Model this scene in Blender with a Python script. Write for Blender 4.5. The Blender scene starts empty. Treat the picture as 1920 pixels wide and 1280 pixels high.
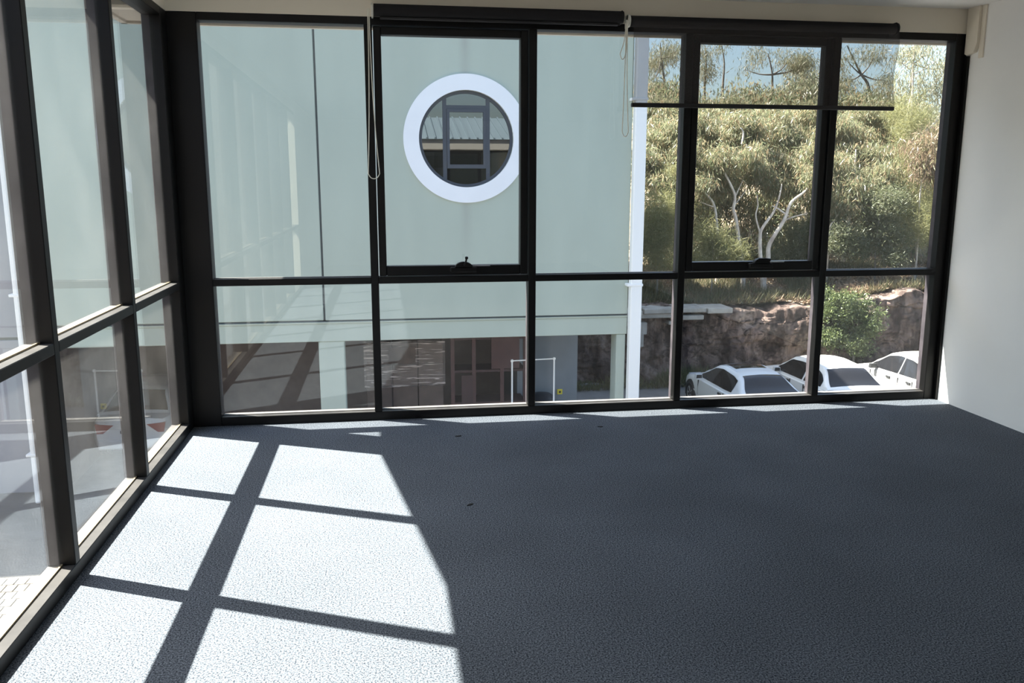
import bpy, bmesh, math, random
import numpy as np
from mathutils import Vector, Matrix

sc = bpy.context.scene
COL = sc.collection
random.seed(7)
RNG = np.random.default_rng(11)

# ------------------------------------------------------------------ camera
cam_d = bpy.data.cameras.new('camera')
cam = bpy.data.objects.new('camera', cam_d)
COL.objects.link(cam)
cam_d.sensor_width = 36.0
cam_d.lens = 1590.0 / 1920.0 * 36.0
cam_d.clip_start = 0.05
cam_d.clip_end = 400
yaw, pitch, roll = 0.1478, -0.1845, 0.001
fw = Vector((math.sin(yaw) * math.cos(pitch), math.cos(yaw) * math.cos(pitch), math.sin(pitch)))
rt = Vector((math.cos(yaw), -math.sin(yaw), 0))
up = rt.cross(fw)
rt2 = rt * math.cos(roll) + up * math.sin(roll)
up2 = up * math.cos(roll) - rt * math.sin(roll)
M = Matrix((rt2, up2, -fw)).transposed().to_4x4()
M.translation = Vector((1.2125, -5.3633, 1.5049))
cam.matrix_world = M
sc.camera = cam

# ------------------------------------------------------------------ sky, sun, exposure
world = bpy.data.worlds.new('sky')
sc.world = world
world.use_nodes = True
wn = world.node_tree.nodes
wn.clear()
sky = wn.new('ShaderNodeTexSky')
sky.sky_type = 'NISHITA'
sky.sun_disc = False
sky.sun_elevation = math.radians(55.5)
sky.sun_rotation = math.atan2(-0.62, 0.2945)
sky.altitude = 50
sky.air_density = 1.0
sky.dust_density = 2.5
sky.ozone_density = 1.0
bg = wn.new('ShaderNodeBackground')
bg.inputs['Strength'].default_value = 0.25
wo = wn.new('ShaderNodeOutputWorld')
world.node_tree.links.new(sky.outputs[0], bg.inputs[0])
world.node_tree.links.new(bg.outputs[0], wo.inputs[0])

sun_d = bpy.data.lights.new('sun', 'SUN')
sun_d.energy = 26.0
sun_d.angle = math.radians(0.53)
sun_d.color = (1.0, 0.94, 0.865)
sun = bpy.data.objects.new('sun', sun_d)
COL.objects.link(sun)
SUN = Vector((0.62, -0.2945, -1.0)).normalized()
sun.rotation_euler = SUN.to_track_quat('-Z', 'Y').to_euler()
sun.location = (-8, 6, 14)

sc.view_settings.view_transform = 'Standard'
sc.view_settings.look = 'None'
sc.view_settings.gamma = 1.0
sc.view_settings.use_curve_mapping = False
sc.view_settings.exposure = 0.78

# ------------------------------------------------------------------ materials
def mat(name, col, rough=0.6, metal=0.0, spec=0.5, noise=0.0, nscale=8.0, bump=0.0, bscale=60.0, col2=None, stretch=None):
    m = bpy.data.materials.new(name)
    m.use_nodes = True
    nt = m.node_tree
    b = nt.nodes['Principled BSDF']
    b.inputs['Base Color'].default_value = (*col, 1)
    b.inputs['Roughness'].default_value = rough
    b.inputs['Metallic'].default_value = metal
    b.inputs['Specular IOR Level'].default_value = spec
    if noise or bump:
        tc = nt.nodes.new('ShaderNodeTexCoord')
        mp = nt.nodes.new('ShaderNodeMapping')
        nt.links.new(tc.outputs['Object'], mp.inputs[0])
        if stretch:
            mp.inputs['Scale'].default_value = stretch
    if noise:
        n = nt.nodes.new('ShaderNodeTexNoise')
        n.inputs['Scale'].default_value = nscale
        n.inputs['Detail'].default_value = 6
        n.inputs['Roughness'].default_value = 0.62
        nt.links.new(mp.outputs[0], n.inputs['Vector'])
        r = nt.nodes.new('ShaderNodeValToRGB')
        c2 = col2 or tuple(max(0, c * (1 - noise)) for c in col)
        c1 = col if col2 else tuple(min(1, c * (1 + noise)) for c in col)
        r.color_ramp.elements[0].position = 0.32
        r.color_ramp.elements[1].position = 0.68
        r.color_ramp.elements[0].color = (*c2, 1)
        r.color_ramp.elements[1].color = (*c1, 1)
        nt.links.new(n.outputs['Fac'], r.inputs[0])
        nt.links.new(r.outputs[0], b.inputs['Base Color'])
    if bump:
        n2 = nt.nodes.new('ShaderNodeTexNoise')
        n2.inputs['Scale'].default_value = bscale
        n2.inputs['Detail'].default_value = 4
        nt.links.new(mp.outputs[0], n2.inputs['Vector'])
        bp = nt.nodes.new('ShaderNodeBump')
        bp.inputs['Strength'].default_value = bump
        bp.inputs['Distance'].default_value = 0.02
        nt.links.new(n2.outputs['Fac'], bp.inputs['Height'])
        nt.links.new(bp.outputs[0], b.inputs['Normal'])
    return m

def glass_mat(name, dust, tint=(0.93, 0.96, 0.95), base_r=0.04, dirt_scale=3.0, gloss=1.0):
    """thin window glass: mirror reflection rising towards grazing, clear view through, a film of dust"""
    m = bpy.data.materials.new(name)
    m.use_nodes = True
    nt = m.node_tree
    nt.nodes.clear()
    out = nt.nodes.new('ShaderNodeOutputMaterial')
    lw = nt.nodes.new('ShaderNodeLayerWeight')
    lw.inputs['Blend'].default_value = 0.5
    pw = nt.nodes.new('ShaderNodeMath'); pw.operation = 'POWER'; pw.inputs[1].default_value = 5.0
    ml = nt.nodes.new('ShaderNodeMath'); ml.operation = 'MULTIPLY_ADD'
    ml.inputs[1].default_value = (1 - base_r) * gloss; ml.inputs[2].default_value = base_r
    nt.links.new(lw.outputs['Facing'], pw.inputs[0])
    nt.links.new(pw.outputs[0], ml.inputs[0])
    tr = nt.nodes.new('ShaderNodeBsdfTransparent'); tr.inputs[0].default_value = (*tint, 1)
    gl = nt.nodes.new('ShaderNodeBsdfGlossy'); gl.inputs['Roughness'].default_value = 0.0
    gl.inputs[0].default_value = (1, 1, 1, 1)
    df = nt.nodes.new('ShaderNodeBsdfDiffuse'); df.inputs[0].default_value = (0.8, 0.78, 0.74, 1)
    tl = nt.nodes.new('ShaderNodeBsdfTranslucent'); tl.inputs[0].default_value = (0.8, 0.78, 0.74, 1)
    md = nt.nodes.new('ShaderNodeMixShader'); md.inputs[0].default_value = 0.5
    nt.links.new(df.outputs[0], md.inputs[1]); nt.links.new(tl.outputs[0], md.inputs[2])
    tc = nt.nodes.new('ShaderNodeTexCoord')
    nz = nt.nodes.new('ShaderNodeTexNoise'); nz.inputs['Scale'].default_value = dirt_scale; nz.inputs['Detail'].default_value = 5
    nt.links.new(tc.outputs['Object'], nz.inputs['Vector'])
    mr = nt.nodes.new('ShaderNodeMapRange')
    mr.inputs['From Min'].default_value = 0.3; mr.inputs['From Max'].default_value = 0.75
    mr.inputs['To Min'].default_value = dust * 0.55; mr.inputs['To Max'].default_value = dust * 1.6
    nt.links.new(nz.outputs['Fac'], mr.inputs['Value'])
    m1 = nt.nodes.new('ShaderNodeMixShader')
    nt.links.new(mr.outputs[0], m1.inputs[0])
    nt.links.new(tr.outputs[0], m1.inputs[1]); nt.links.new(md.outputs[0], m1.inputs[2])
    m2 = nt.nodes.new('ShaderNodeMixShader')
    nt.links.new(ml.outputs[0], m2.inputs[0])
    nt.links.new(m1.outputs[0], m2.inputs[1]); nt.links.new(gl.outputs[0], m2.inputs[2])
    nt.links.new(m2.outputs[0], out.inputs[0])
    return m

def leaf_mat(name, cols, trans=0.35, rough=0.45):
    """leaf colours differ from leaf to leaf; thin leaves let some light through"""
    m = bpy.data.materials.new(name)
    m.use_nodes = True
    nt = m.node_tree
    b = nt.nodes['Principled BSDF']
    out = nt.nodes['Material Output']
    g = nt.nodes.new('ShaderNodeNewGeometry')
    r = nt.nodes.new('ShaderNodeValToRGB')
    cr = r.color_ramp
    while len(cr.elements) < len(cols):
        cr.elements.new(0.5)
    for i, c in enumerate(cols):
        cr.elements[i].position = i / (len(cols) - 1)
        cr.elements[i].color = (*c, 1)
    nt.links.new(g.outputs['Random Per Island'], r.inputs[0])
    nt.links.new(r.outputs[0], b.inputs['Base Color'])
    b.inputs['Roughness'].default_value = rough
    t = nt.nodes.new('ShaderNodeBsdfTranslucent')
    nt.links.new(r.outputs[0], t.inputs[0])
    mx = nt.nodes.new('ShaderNodeMixShader'); mx.inputs[0].default_value = trans
    nt.links.new(b.outputs[0], mx.inputs[1]); nt.links.new(t.outputs[0], mx.inputs[2])
    nt.links.new(mx.outputs[0], out.inputs[0])
    return m

def carpet_mat():
    m = bpy.data.materials.new('blue_grey_loop_carpet')
    m.use_nodes = True
    nt = m.node_tree
    b = nt.nodes['Principled BSDF']
    b.inputs['Roughness'].default_value = 0.95
    b.inputs['Specular IOR Level'].default_value = 0.1
    tc = nt.nodes.new('ShaderNodeTexCoord')
    n = nt.nodes.new('ShaderNodeTexNoise'); n.inputs['Scale'].default_value = 165; n.inputs['Detail'].default_value = 3
    n.inputs['Roughness'].default_value = 0.8
    nt.links.new(tc.outputs['Object'], n.inputs['Vector'])
    r = nt.nodes.new('ShaderNodeValToRGB')
    e = r.color_ramp.elements
    e[0].position = 0.40; e[0].color = (0.014, 0.018, 0.025, 1)
    e[1].position = 0.62; e[1].color = (0.200, 0.219, 0.250, 1)
    nt.links.new(n.outputs['Fac'], r.inputs[0])
    # faint worn and soiled areas
    n2 = nt.nodes.new('ShaderNodeTexNoise'); n2.inputs['Scale'].default_value = 1.6; n2.inputs['Detail'].default_value = 5
    nt.links.new(tc.outputs['Object'], n2.inputs['Vector'])
    mr = nt.nodes.new('ShaderNodeMapRange')
    mr.inputs['From Min'].default_value = 0.35; mr.inputs['From Max'].default_value = 0.7
    mr.inputs['To Min'].default_value = 0.88; mr.inputs['To Max'].default_value = 1.08
    nt.links.new(n2.outputs['Fac'], mr.inputs[0])
    mx = nt.nodes.new('ShaderNodeMix'); mx.data_type = 'RGBA'; mx.blend_type = 'MULTIPLY'
    mx.inputs[0].default_value = 1.0
    nt.links.new(r.outputs[0], mx.inputs[6]); nt.links.new(mr.outputs[0], mx.inputs[7])
    nt.links.new(mx.outputs[2], b.inputs['Base Color'])
    bp = nt.nodes.new('ShaderNodeBump'); bp.inputs['Strength'].default_value = 0.15; bp.inputs['Distance'].default_value = 0.003
    nt.links.new(n.outputs['Fac'], bp.inputs['Height']); nt.links.new(bp.outputs[0], b.inputs['Normal'])
    return m

def facade_mat():
    """pale green paint, faint vertical weather streaks, one rust-grey run under the round window"""
    m = mat('pale_green_painted_concrete', (0.435, 0.487, 0.42), 0.75, noise=0.05, nscale=1.3, stretch=(1, 1, 0.25))
    nt = m.node_tree
    b = nt.nodes['Principled BSDF']
    src = b.inputs['Base Color'].links[0].from_socket
    tc = nt.nodes.new('ShaderNodeTexCoord')
    sx = nt.nodes.new('ShaderNodeSeparateXYZ'); nt.links.new(tc.outputs['Object'], sx.inputs[0])
    n = nt.nodes.new('ShaderNodeTexNoise'); n.inputs['Scale'].default_value = 2.0
    nt.links.new(tc.outputs['Object'], n.inputs['Vector'])
    a = nt.nodes.new('ShaderNodeMath'); a.operation = 'SUBTRACT'; a.inputs[1].default_value = 2.70
    nt.links.new(sx.outputs['X'], a.inputs[0])
    ab = nt.nodes.new('ShaderNodeMath'); ab.operation = 'ABSOLUTE'; nt.links.new(a.outputs[0], ab.inputs[0])
    w = nt.nodes.new('ShaderNodeMapRange'); w.inputs['From Min'].default_value = 0.0; w.inputs['From Max'].default_value = 0.13
    w.inputs['To Min'].default_value = 1.0; w.inputs['To Max'].default_value = 0.0
    nt.links.new(ab.outputs[0], w.inputs[0])
    zz = nt.nodes.new('ShaderNodeMapRange'); zz.inputs['From Min'].default_value = -0.3; zz.inputs['From Max'].default_value = 1.2
    zz.inputs['To Min'].default_value = 0.0; zz.inputs['To Max'].default_value = 0.9
    nt.links.new(sx.outputs['Z'], zz.inputs[0])
    mu = nt.nodes.new('ShaderNodeMath'); mu.operation = 'MULTIPLY'
    nt.links.new(w.outputs[0], mu.inputs[0]); nt.links.new(zz.outputs[0], mu.inputs[1])
    mu2 = nt.nodes.new('ShaderNodeMath'); mu2.operation = 'MULTIPLY'
    nt.links.new(mu.outputs[0], mu2.inputs[0]); nt.links.new(n.outputs['Fac'], mu2.inputs[1])
    mx = nt.nodes.new('ShaderNodeMix'); mx.data_type = 'RGBA'
    nt.links.new(mu2.outputs[0], mx.inputs[0]); nt.links.new(src, mx.inputs[6])
    mx.inputs[7].default_value = (0.33, 0.33, 0.30, 1)
    nt.links.new(mx.outputs[2], b.inputs['Base Color'])
    return m

def blind_mat():
    """dark open-weave sunscreen cloth: half of it is holes"""
    m = bpy.data.materials.new('dark_mesh_cloth')
    m.use_nodes = True
    nt = m.node_tree
    b = nt.nodes['Principled BSDF']
    b.inputs['Base Color'].default_value = (0.05, 0.045, 0.045, 1)
    b.inputs['Roughness'].default_value = 0.9
    out = nt.nodes['Material Output']
    t = nt.nodes.new('ShaderNodeBsdfTransparent')
    mx = nt.nodes.new('ShaderNodeMixShader'); mx.inputs[0].default_value = 0.43
    nt.links.new(b.outputs[0], mx.inputs[1]); nt.links.new(t.outputs[0], mx.inputs[2])
    nt.links.new(mx.outputs[0], out.inputs[0])
    return m

def rock_mat():
    m = bpy.data.materials.new('weathered_sandstone')
    m.use_nodes = True
    nt = m.node_tree
    b = nt.nodes['Principled BSDF']; b.inputs['Roughness'].default_value = 0.95; b.inputs['Specular IOR Level'].default_value = 0.15
    tc = nt.nodes.new('ShaderNodeTexCoord')
    def noise(scale, st, detail=7, dist=0.0):
        mp = nt.nodes.new('ShaderNodeMapping'); mp.inputs['Scale'].default_value = st
        nt.links.new(tc.outputs['Object'], mp.inputs[0])
        n = nt.nodes.new('ShaderNodeTexNoise'); n.inputs['Scale'].default_value = scale; n.inputs['Detail'].default_value = detail
        n.inputs['Roughness'].default_value = 0.65; n.inputs['Distortion'].default_value = dist
        nt.links.new(mp.outputs[0], n.inputs['Vector'])
        return n.outputs['Fac']
    r1 = nt.nodes.new('ShaderNodeValToRGB')
    cr = r1.color_ramp; cr.elements.new(0.5)
    for e, (p, c) in zip(cr.elements, ((0.36, (0.10, 0.07, 0.062)), (0.50, (0.22, 0.155, 0.13)), (0.66, (0.36, 0.275, 0.225)))):
        e.position = p; e.color = (*c, 1)
    nt.links.new(noise(0.9, (1, 1, 0.8), 8, 0.4), r1.inputs[0])
    # dark seepage streaks running down, lichen-black blotches
    r2 = nt.nodes.new('ShaderNodeValToRGB'); r2.color_ramp.elements[0].position = 0.42; r2.color_ramp.elements[1].position = 0.60
    r2.color_ramp.elements[0].color = (0.25, 0.24, 0.25, 1); r2.color_ramp.elements[1].color = (1, 1, 1, 1)
    nt.links.new(noise(2.6, (1, 1, 0.22), 6), r2.inputs[0])
    r3 = nt.nodes.new('ShaderNodeValToRGB'); r3.color_ramp.elements[0].position = 0.36; r3.color_ramp.elements[1].position = 0.50
    r3.color_ramp.elements[0].color = (0.28, 0.28, 0.28, 1); r3.color_ramp.elements[1].color = (1, 1, 1, 1)
    nt.links.new(noise(3.2, (1, 1, 1.6), 7, 1.0), r3.inputs[0])
    def mul(a, c):
        x = nt.nodes.new('ShaderNodeMix'); x.data_type = 'RGBA'; x.blend_type = 'MULTIPLY'; x.inputs[0].default_value = 1.0
        nt.links.new(a, x.inputs[6]); nt.links.new(c, x.inputs[7]); return x.outputs[2]
    nt.links.new(mul(mul(r1.outputs[0], r2.outputs[0]), r3.outputs[0]), b.inputs['Base Color'])
    bp = nt.nodes.new('ShaderNodeBump'); bp.inputs['Strength'].default_value = 1.0; bp.inputs['Distance'].default_value = 0.06
    nt.links.new(noise(5.0, (1, 1, 0.7), 8, 0.5), bp.inputs['Height']); nt.links.new(bp.outputs[0], b.inputs['Normal'])
    return m

def frame_mat():
    """black aluminium: dust and sunlight painted on upward faces, daylight on the half outside the glass"""
    m = mat('black_aluminium', (0.0055, 0.005, 0.005), 0.45, 0.0, 0.25)
    nt = m.node_tree
    b = nt.nodes['Principled BSDF']
    g = nt.nodes.new('ShaderNodeNewGeometry')
    sn = nt.nodes.new('ShaderNodeSeparateXYZ'); nt.links.new(g.outputs['True Normal'], sn.inputs[0])
    up_ = nt.nodes.new('ShaderNodeMath'); up_.operation = 'GREATER_THAN'; up_.inputs[1].default_value = 0.85
    nt.links.new(sn.outputs['Z'], up_.inputs[0])
    tc = nt.nodes.new('ShaderNodeTexCoord')
    sp = nt.nodes.new('ShaderNodeSeparateXYZ'); nt.links.new(tc.outputs['Object'], sp.inputs[0])
    ax = nt.nodes.new('ShaderNodeMath'); ax.operation = 'LESS_THAN'; ax.inputs[1].default_value = -0.061
    ay = nt.nodes.new('ShaderNodeMath'); ay.operation = 'GREATER_THAN'; ay.inputs[1].default_value = 0.061
    nt.links.new(sp.outputs['X'], ax.inputs[0]); nt.links.new(sp.outputs['Y'], ay.inputs[0])
    mo = nt.nodes.new('ShaderNodeMath'); mo.operation = 'MAXIMUM'
    nt.links.new(ax.outputs[0], mo.inputs[0]); nt.links.new(ay.outputs[0], mo.inputs[1])
    n = nt.nodes.new('ShaderNodeTexNoise'); n.inputs['Scale'].default_value = 9; n.inputs['Detail'].default_value = 6
    nt.links.new(tc.outputs['Object'], n.inputs['Vector'])
    r1 = nt.nodes.new('ShaderNodeValToRGB')  # outer half: outdoor light put into a lighter colour
    r1.color_ramp.elements[0].position = 0.35; r1.color_ramp.elements[0].color = (0.034, 0.029, 0.034, 1)
    r1.color_ramp.elements[1].position = 0.70; r1.color_ramp.elements[1].color = (0.068, 0.058, 0.064, 1)
    nt.links.new(n.outputs['Fac'], r1.inputs[0])
    r2 = nt.nodes.new('ShaderNodeValToRGB')  # upward faces: thin dust, with sunlight put into the colour
    r2.color_ramp.elements[0].position = 0.3; r2.color_ramp.elements[0].color = (0.040, 0.037, 0.036, 1)
    r2.color_ramp.elements[1].position = 0.7; r2.color_ramp.elements[1].color = (0.068, 0.063, 0.060, 1)
    nt.links.new(n.outputs['Fac'], r2.inputs[0])
    mo2 = nt.nodes.new('ShaderNodeMath'); mo2.operation = 'MULTIPLY_ADD'; mo2.inputs[1].default_value = 1.3; mo2.inputs[2].default_value = 1.0
    nt.links.new(mo.outputs[0], mo2.inputs[0])
    dm = nt.nodes.new('ShaderNodeMix'); dm.data_type = 'RGBA'; dm.blend_type = 'MULTIPLY'; dm.inputs[0].default_value = 1.0
    nt.links.new(r2.outputs[0], dm.inputs[6]); nt.links.new(mo2.outputs[0], dm.inputs[7])
    m1 = nt.nodes.new('ShaderNodeMix'); m1.data_type = 'RGBA'
    nt.links.new(mo.outputs[0], m1.inputs[0]); m1.inputs[6].default_value = (0.0055, 0.005, 0.005, 1)
    nt.links.new(r1.outputs[0], m1.inputs[7])
    m2 = nt.nodes.new('ShaderNodeMix'); m2.data_type = 'RGBA'
    nt.links.new(up_.outputs[0], m2.inputs[0]); nt.links.new(m1.outputs[2], m2.inputs[6]); nt.links.new(dm.outputs[2], m2.inputs[7])
    nt.links.new(m2.outputs[2], b.inputs['Base Color'])
    return m

MT = {}
MT['frame'] = frame_mat()
MT['bead'] = mat('bronze_glazing_bead', (0.30, 0.24, 0.16), 0.4, 0.3)
MT['glass_back'] = glass_mat('back_window_glass', 0.006)
MT['glass_left'] = glass_mat('left_window_glass', 0.017)
MT['glass_sash'] = glass_mat('sash_glass', 0.003)
MT['wall'] = mat('cream_wall_paint', (0.78, 0.71, 0.59), 0.85, noise=0.02, nscale=2.0)
MT['wall_white'] = mat('white_wall_paint', (0.90, 0.89, 0.86), 0.8, noise=0.02, nscale=1.5)
MT['ceiling'] = mat('white_ceiling_paint', (0.86, 0.84, 0.80), 0.9, noise=0.02, nscale=2.0)
MT['carpet'] = carpet_mat()
MT['blind'] = blind_mat()
MT['blind_roll'] = mat('dark_blind_roll', (0.018, 0.017, 0.018), 0.85, spec=0.2)
MT['white_plastic'] = mat('off_white_plastic', (0.72, 0.70, 0.62), 0.4)
MT['chain'] = mat('cream_bead_chain', (0.75, 0.72, 0.62), 0.4)
MT['bar'] = mat('black_bottom_rail', (0.008, 0.007, 0.009), 0.5, 0.0)
MT['green'] = facade_mat()
MT['joint'] = mat('dark_joint_filler', (0.10, 0.11, 0.11), 0.9)
MT['ring'] = mat('white_render_ring', (0.86, 0.87, 0.90), 0.7, noise=0.03, nscale=2)
MT['porthole_frame'] = mat('slate_window_frame', (0.055, 0.062, 0.078), 0.5)
MT['porthole_glass'] = glass_mat('tinted_reflective_glass', 0.004, tint=(0.25, 0.27, 0.29), base_r=0.13)
MT['dark_room'] = mat('dark_backing', (0.05, 0.048, 0.048), 0.9)
MT['white_pipe'] = mat('white_pipe_paint', (0.95, 0.94, 0.92), 0.5)
MT['lilac'] = mat('pale_lilac_grey_render', (0.33, 0.33, 0.365), 0.8, noise=0.04, nscale=1)
MT['asphalt'] = mat('grey_asphalt', (0.115, 0.11, 0.112), 0.95, noise=0.22, nscale=1.4, bump=0.3, bscale=120)
MT['concrete'] = mat('grey_concrete', (0.24, 0.225, 0.21), 0.9, noise=0.18, nscale=2.2)
MT['paver'] = mat('beige_paver', (0.14, 0.125, 0.11), 0.9, noise=0.15, nscale=6)
MT['grout'] = mat('pale_paver_joint', (0.22, 0.20, 0.18), 0.95, noise=0.1, nscale=9)
MT['brown_wall'] = mat('brown_block_wall', (0.20, 0.165, 0.155), 0.95, noise=0.15, nscale=2.5)
MT['slate_wall'] = mat('blue_grey_partition', (0.22, 0.245, 0.27), 0.85, noise=0.08, nscale=2)
MT['soffit'] = mat('undercroft_soffit', (0.40, 0.42, 0.40), 0.9)
MT['maroon'] = mat('maroon_steel', (0.072, 0.031, 0.032), 0.55, noise=0.2, nscale=4)
MT['maroon_dark'] = mat('dark_maroon_steel', (0.055, 0.026, 0.028), 0.6, noise=0.2, nscale=4)
MT['carton'] = mat('brown_carton', (0.105, 0.078, 0.068), 0.85, noise=0.2, nscale=5)
MT['wrap'] = None
MT['timber'] = mat('grey_pallet_timber', (0.20, 0.15, 0.11), 0.9, noise=0.25, nscale=9)
MT['yellow'] = mat('yellow_sign_paint', (0.75, 0.62, 0.05), 0.6)
MT['dark_plastic'] = mat('dark_plastic', (0.03, 0.03, 0.035), 0.5)
MT['rock'] = rock_mat()
MT['cap'] = mat('grey_sandstone_block', (0.36, 0.335, 0.30), 0.9, noise=0.25, nscale=2.5, bump=0.4, bscale=14)
MT['soil'] = mat('brown_soil_and_litter', (0.20, 0.15, 0.10), 1.0, noise=0.4, nscale=1.8, bump=0.5, bscale=10)
MT['bark_white'] = mat('pale_gum_bark', (0.80, 0.72, 0.63), 0.8, noise=0.25, nscale=5, col2=(0.36, 0.28, 0.23), stretch=(1, 1, 0.5))
MT['bark_grey'] = mat('grey_bark', (0.19, 0.165, 0.145), 0.9, noise=0.25, nscale=5)
MT['gum'] = leaf_mat('gum_leaves', [(0.11, 0.13, 0.07), (0.21, 0.23, 0.13), (0.28, 0.275, 0.17), (0.39, 0.27, 0.165), (0.15, 0.18, 0.095), (0.44, 0.41, 0.30)], 0.55, 0.35)
MT['gum_pink'] = leaf_mat('reddish_gum_leaves', [(0.16, 0.165, 0.08), (0.25, 0.18, 0.11), (0.27, 0.18, 0.135), (0.18, 0.19, 0.09)], 0.35, 0.4)
MT['gum_far'] = leaf_mat('grey_green_gum_leaves', [(0.13, 0.145, 0.09), (0.22, 0.22, 0.14), (0.31, 0.26, 0.17)], 0.5, 0.45)
MT['casuarina'] = leaf_mat('olive_needles', [(0.13, 0.14, 0.06), (0.22, 0.22, 0.095), (0.31, 0.28, 0.13)], 0.45, 0.6)
MT['wattle'] = leaf_mat('dark_green_leaves', [(0.07, 0.085, 0.042), (0.125, 0.138, 0.072), (0.165, 0.16, 0.092)], 0.4, 0.5)
MT['bush'] = leaf_mat('fresh_green_leaves', [(0.05, 0.07, 0.028), (0.09, 0.115, 0.045), (0.17, 0.195, 0.08)], 0.4, 0.4)
MT['litter'] = leaf_mat('dry_leaf_litter', [(0.16, 0.10, 0.065), (0.30, 0.19, 0.12), (0.42, 0.31, 0.21), (0.14, 0.10, 0.08)], 0.1, 0.8)
MT['weed'] = leaf_mat('weed_blades', [(0.07, 0.09, 0.035), (0.12, 0.14, 0.05), (0.18, 0.16, 0.08)], 0.2, 0.7)
MT['slope_grass'] = leaf_mat('olive_straw_grass', [(0.07, 0.075, 0.035), (0.12, 0.12, 0.055), (0.22, 0.18, 0.10), (0.09, 0.085, 0.05)], 0.3, 0.7)
MT['car_white'] = mat('white_car_paint', (0.80, 0.82, 0.84), 0.18, 0.0, 0.5)
MT['car_cream'] = mat('warm_white_car_paint', (0.86, 0.85, 0.82), 0.25, 0.0, 0.5)
MT['car_dusty'] = mat('dusty_white_car_paint', (0.80, 0.79, 0.77), 0.4, noise=0.2, nscale=2.2, col2=(0.55, 0.50, 0.45), stretch=(1, 1.5, 0.3))
MT['car_glass'] = glass_mat('tinted_car_glass', 0.01, tint=(0.30, 0.32, 0.34), base_r=0.05)
MT['car_inside'] = mat('dark_car_interior', (0.022, 0.021, 0.024), 0.9)
MT['tyre'] = mat('black_tyre_rubber', (0.016, 0.016, 0.017), 0.85)
MT['rim'] = mat('silver_wheel', (0.42, 0.43, 0.45), 0.35, 0.7)
MT['trim'] = mat('black_car_trim', (0.02, 0.02, 0.022), 0.5)
MT['red_lamp'] = mat('red_lamp_lens', (0.35, 0.06, 0.06), 0.2)
MT['paper'] = mat('pale_paper', (0.68, 0.68, 0.78), 0.8)
MT['roof_metal'] = mat('blue_grey_roof_sheet', (0.20, 0.255, 0.29), 0.5, 0.2)
MT['fascia'] = mat('cream_fascia', (0.52, 0.48, 0.42), 0.7)
MT['outer_wall'] = mat('brown_outer_wall', (0.30, 0.25, 0.22), 0.9, noise=0.1, nscale=2)
MT['scrap'] = mat('dark_leaf_scrap', (0.02, 0.017, 0.015), 0.9)

def wrap_mat():
    m = mat('cling_film', (0.5, 0.5, 0.5), 0.25)
    nt = m.node_tree
    b = nt.nodes['Principled BSDF']
    tc = nt.nodes.new('ShaderNodeTexCoord')
    mp = nt.nodes.new('ShaderNodeMapping'); mp.inputs['Scale'].default_value = (0.9, 0.9, 13)
    nt.links.new(tc.outputs['Object'], mp.inputs[0])
    n = nt.nodes.new('ShaderNodeTexNoise'); n.inputs['Scale'].default_value = 2.2; n.inputs['Detail'].default_value = 6
    n.inputs['Distortion'].default_value = 0.7
    nt.links.new(mp.outputs[0], n.inputs['Vector'])
    r = nt.nodes.new('ShaderNodeValToRGB')
    r.color_ramp.elements[0].position = 0.52; r.color_ramp.elements[0].color = (0, 0, 0, 1)
    r.color_ramp.elements[1].position = 0.66; r.color_ramp.elements[1].color = (1, 1, 1, 1)
    nt.links.new(n.outputs['Fac'], r.inputs[0])
    b.inputs['Base Color'].default_value = (0.62, 0.54, 0.51, 1)
    t = nt.nodes.new('ShaderNodeBsdfTransparent')
    mr = nt.nodes.new('ShaderNodeMapRange'); mr.inputs['To Min'].default_value = 0.12; mr.inputs['To Max'].default_value = 0.85
    nt.links.new(r.outputs[0], mr.inputs[0])
    mx = nt.nodes.new('ShaderNodeMixShader')
    nt.links.new(mr.outputs[0], mx.inputs[0])
    nt.links.new(t.outputs[0], mx.inputs[1]); nt.links.new(b.outputs[0], mx.inputs[2])
    nt.links.new(mx.outputs[0], nt.nodes['Material Output'].inputs[0])
    return m
MT['wrap'] = wrap_mat()

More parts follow.
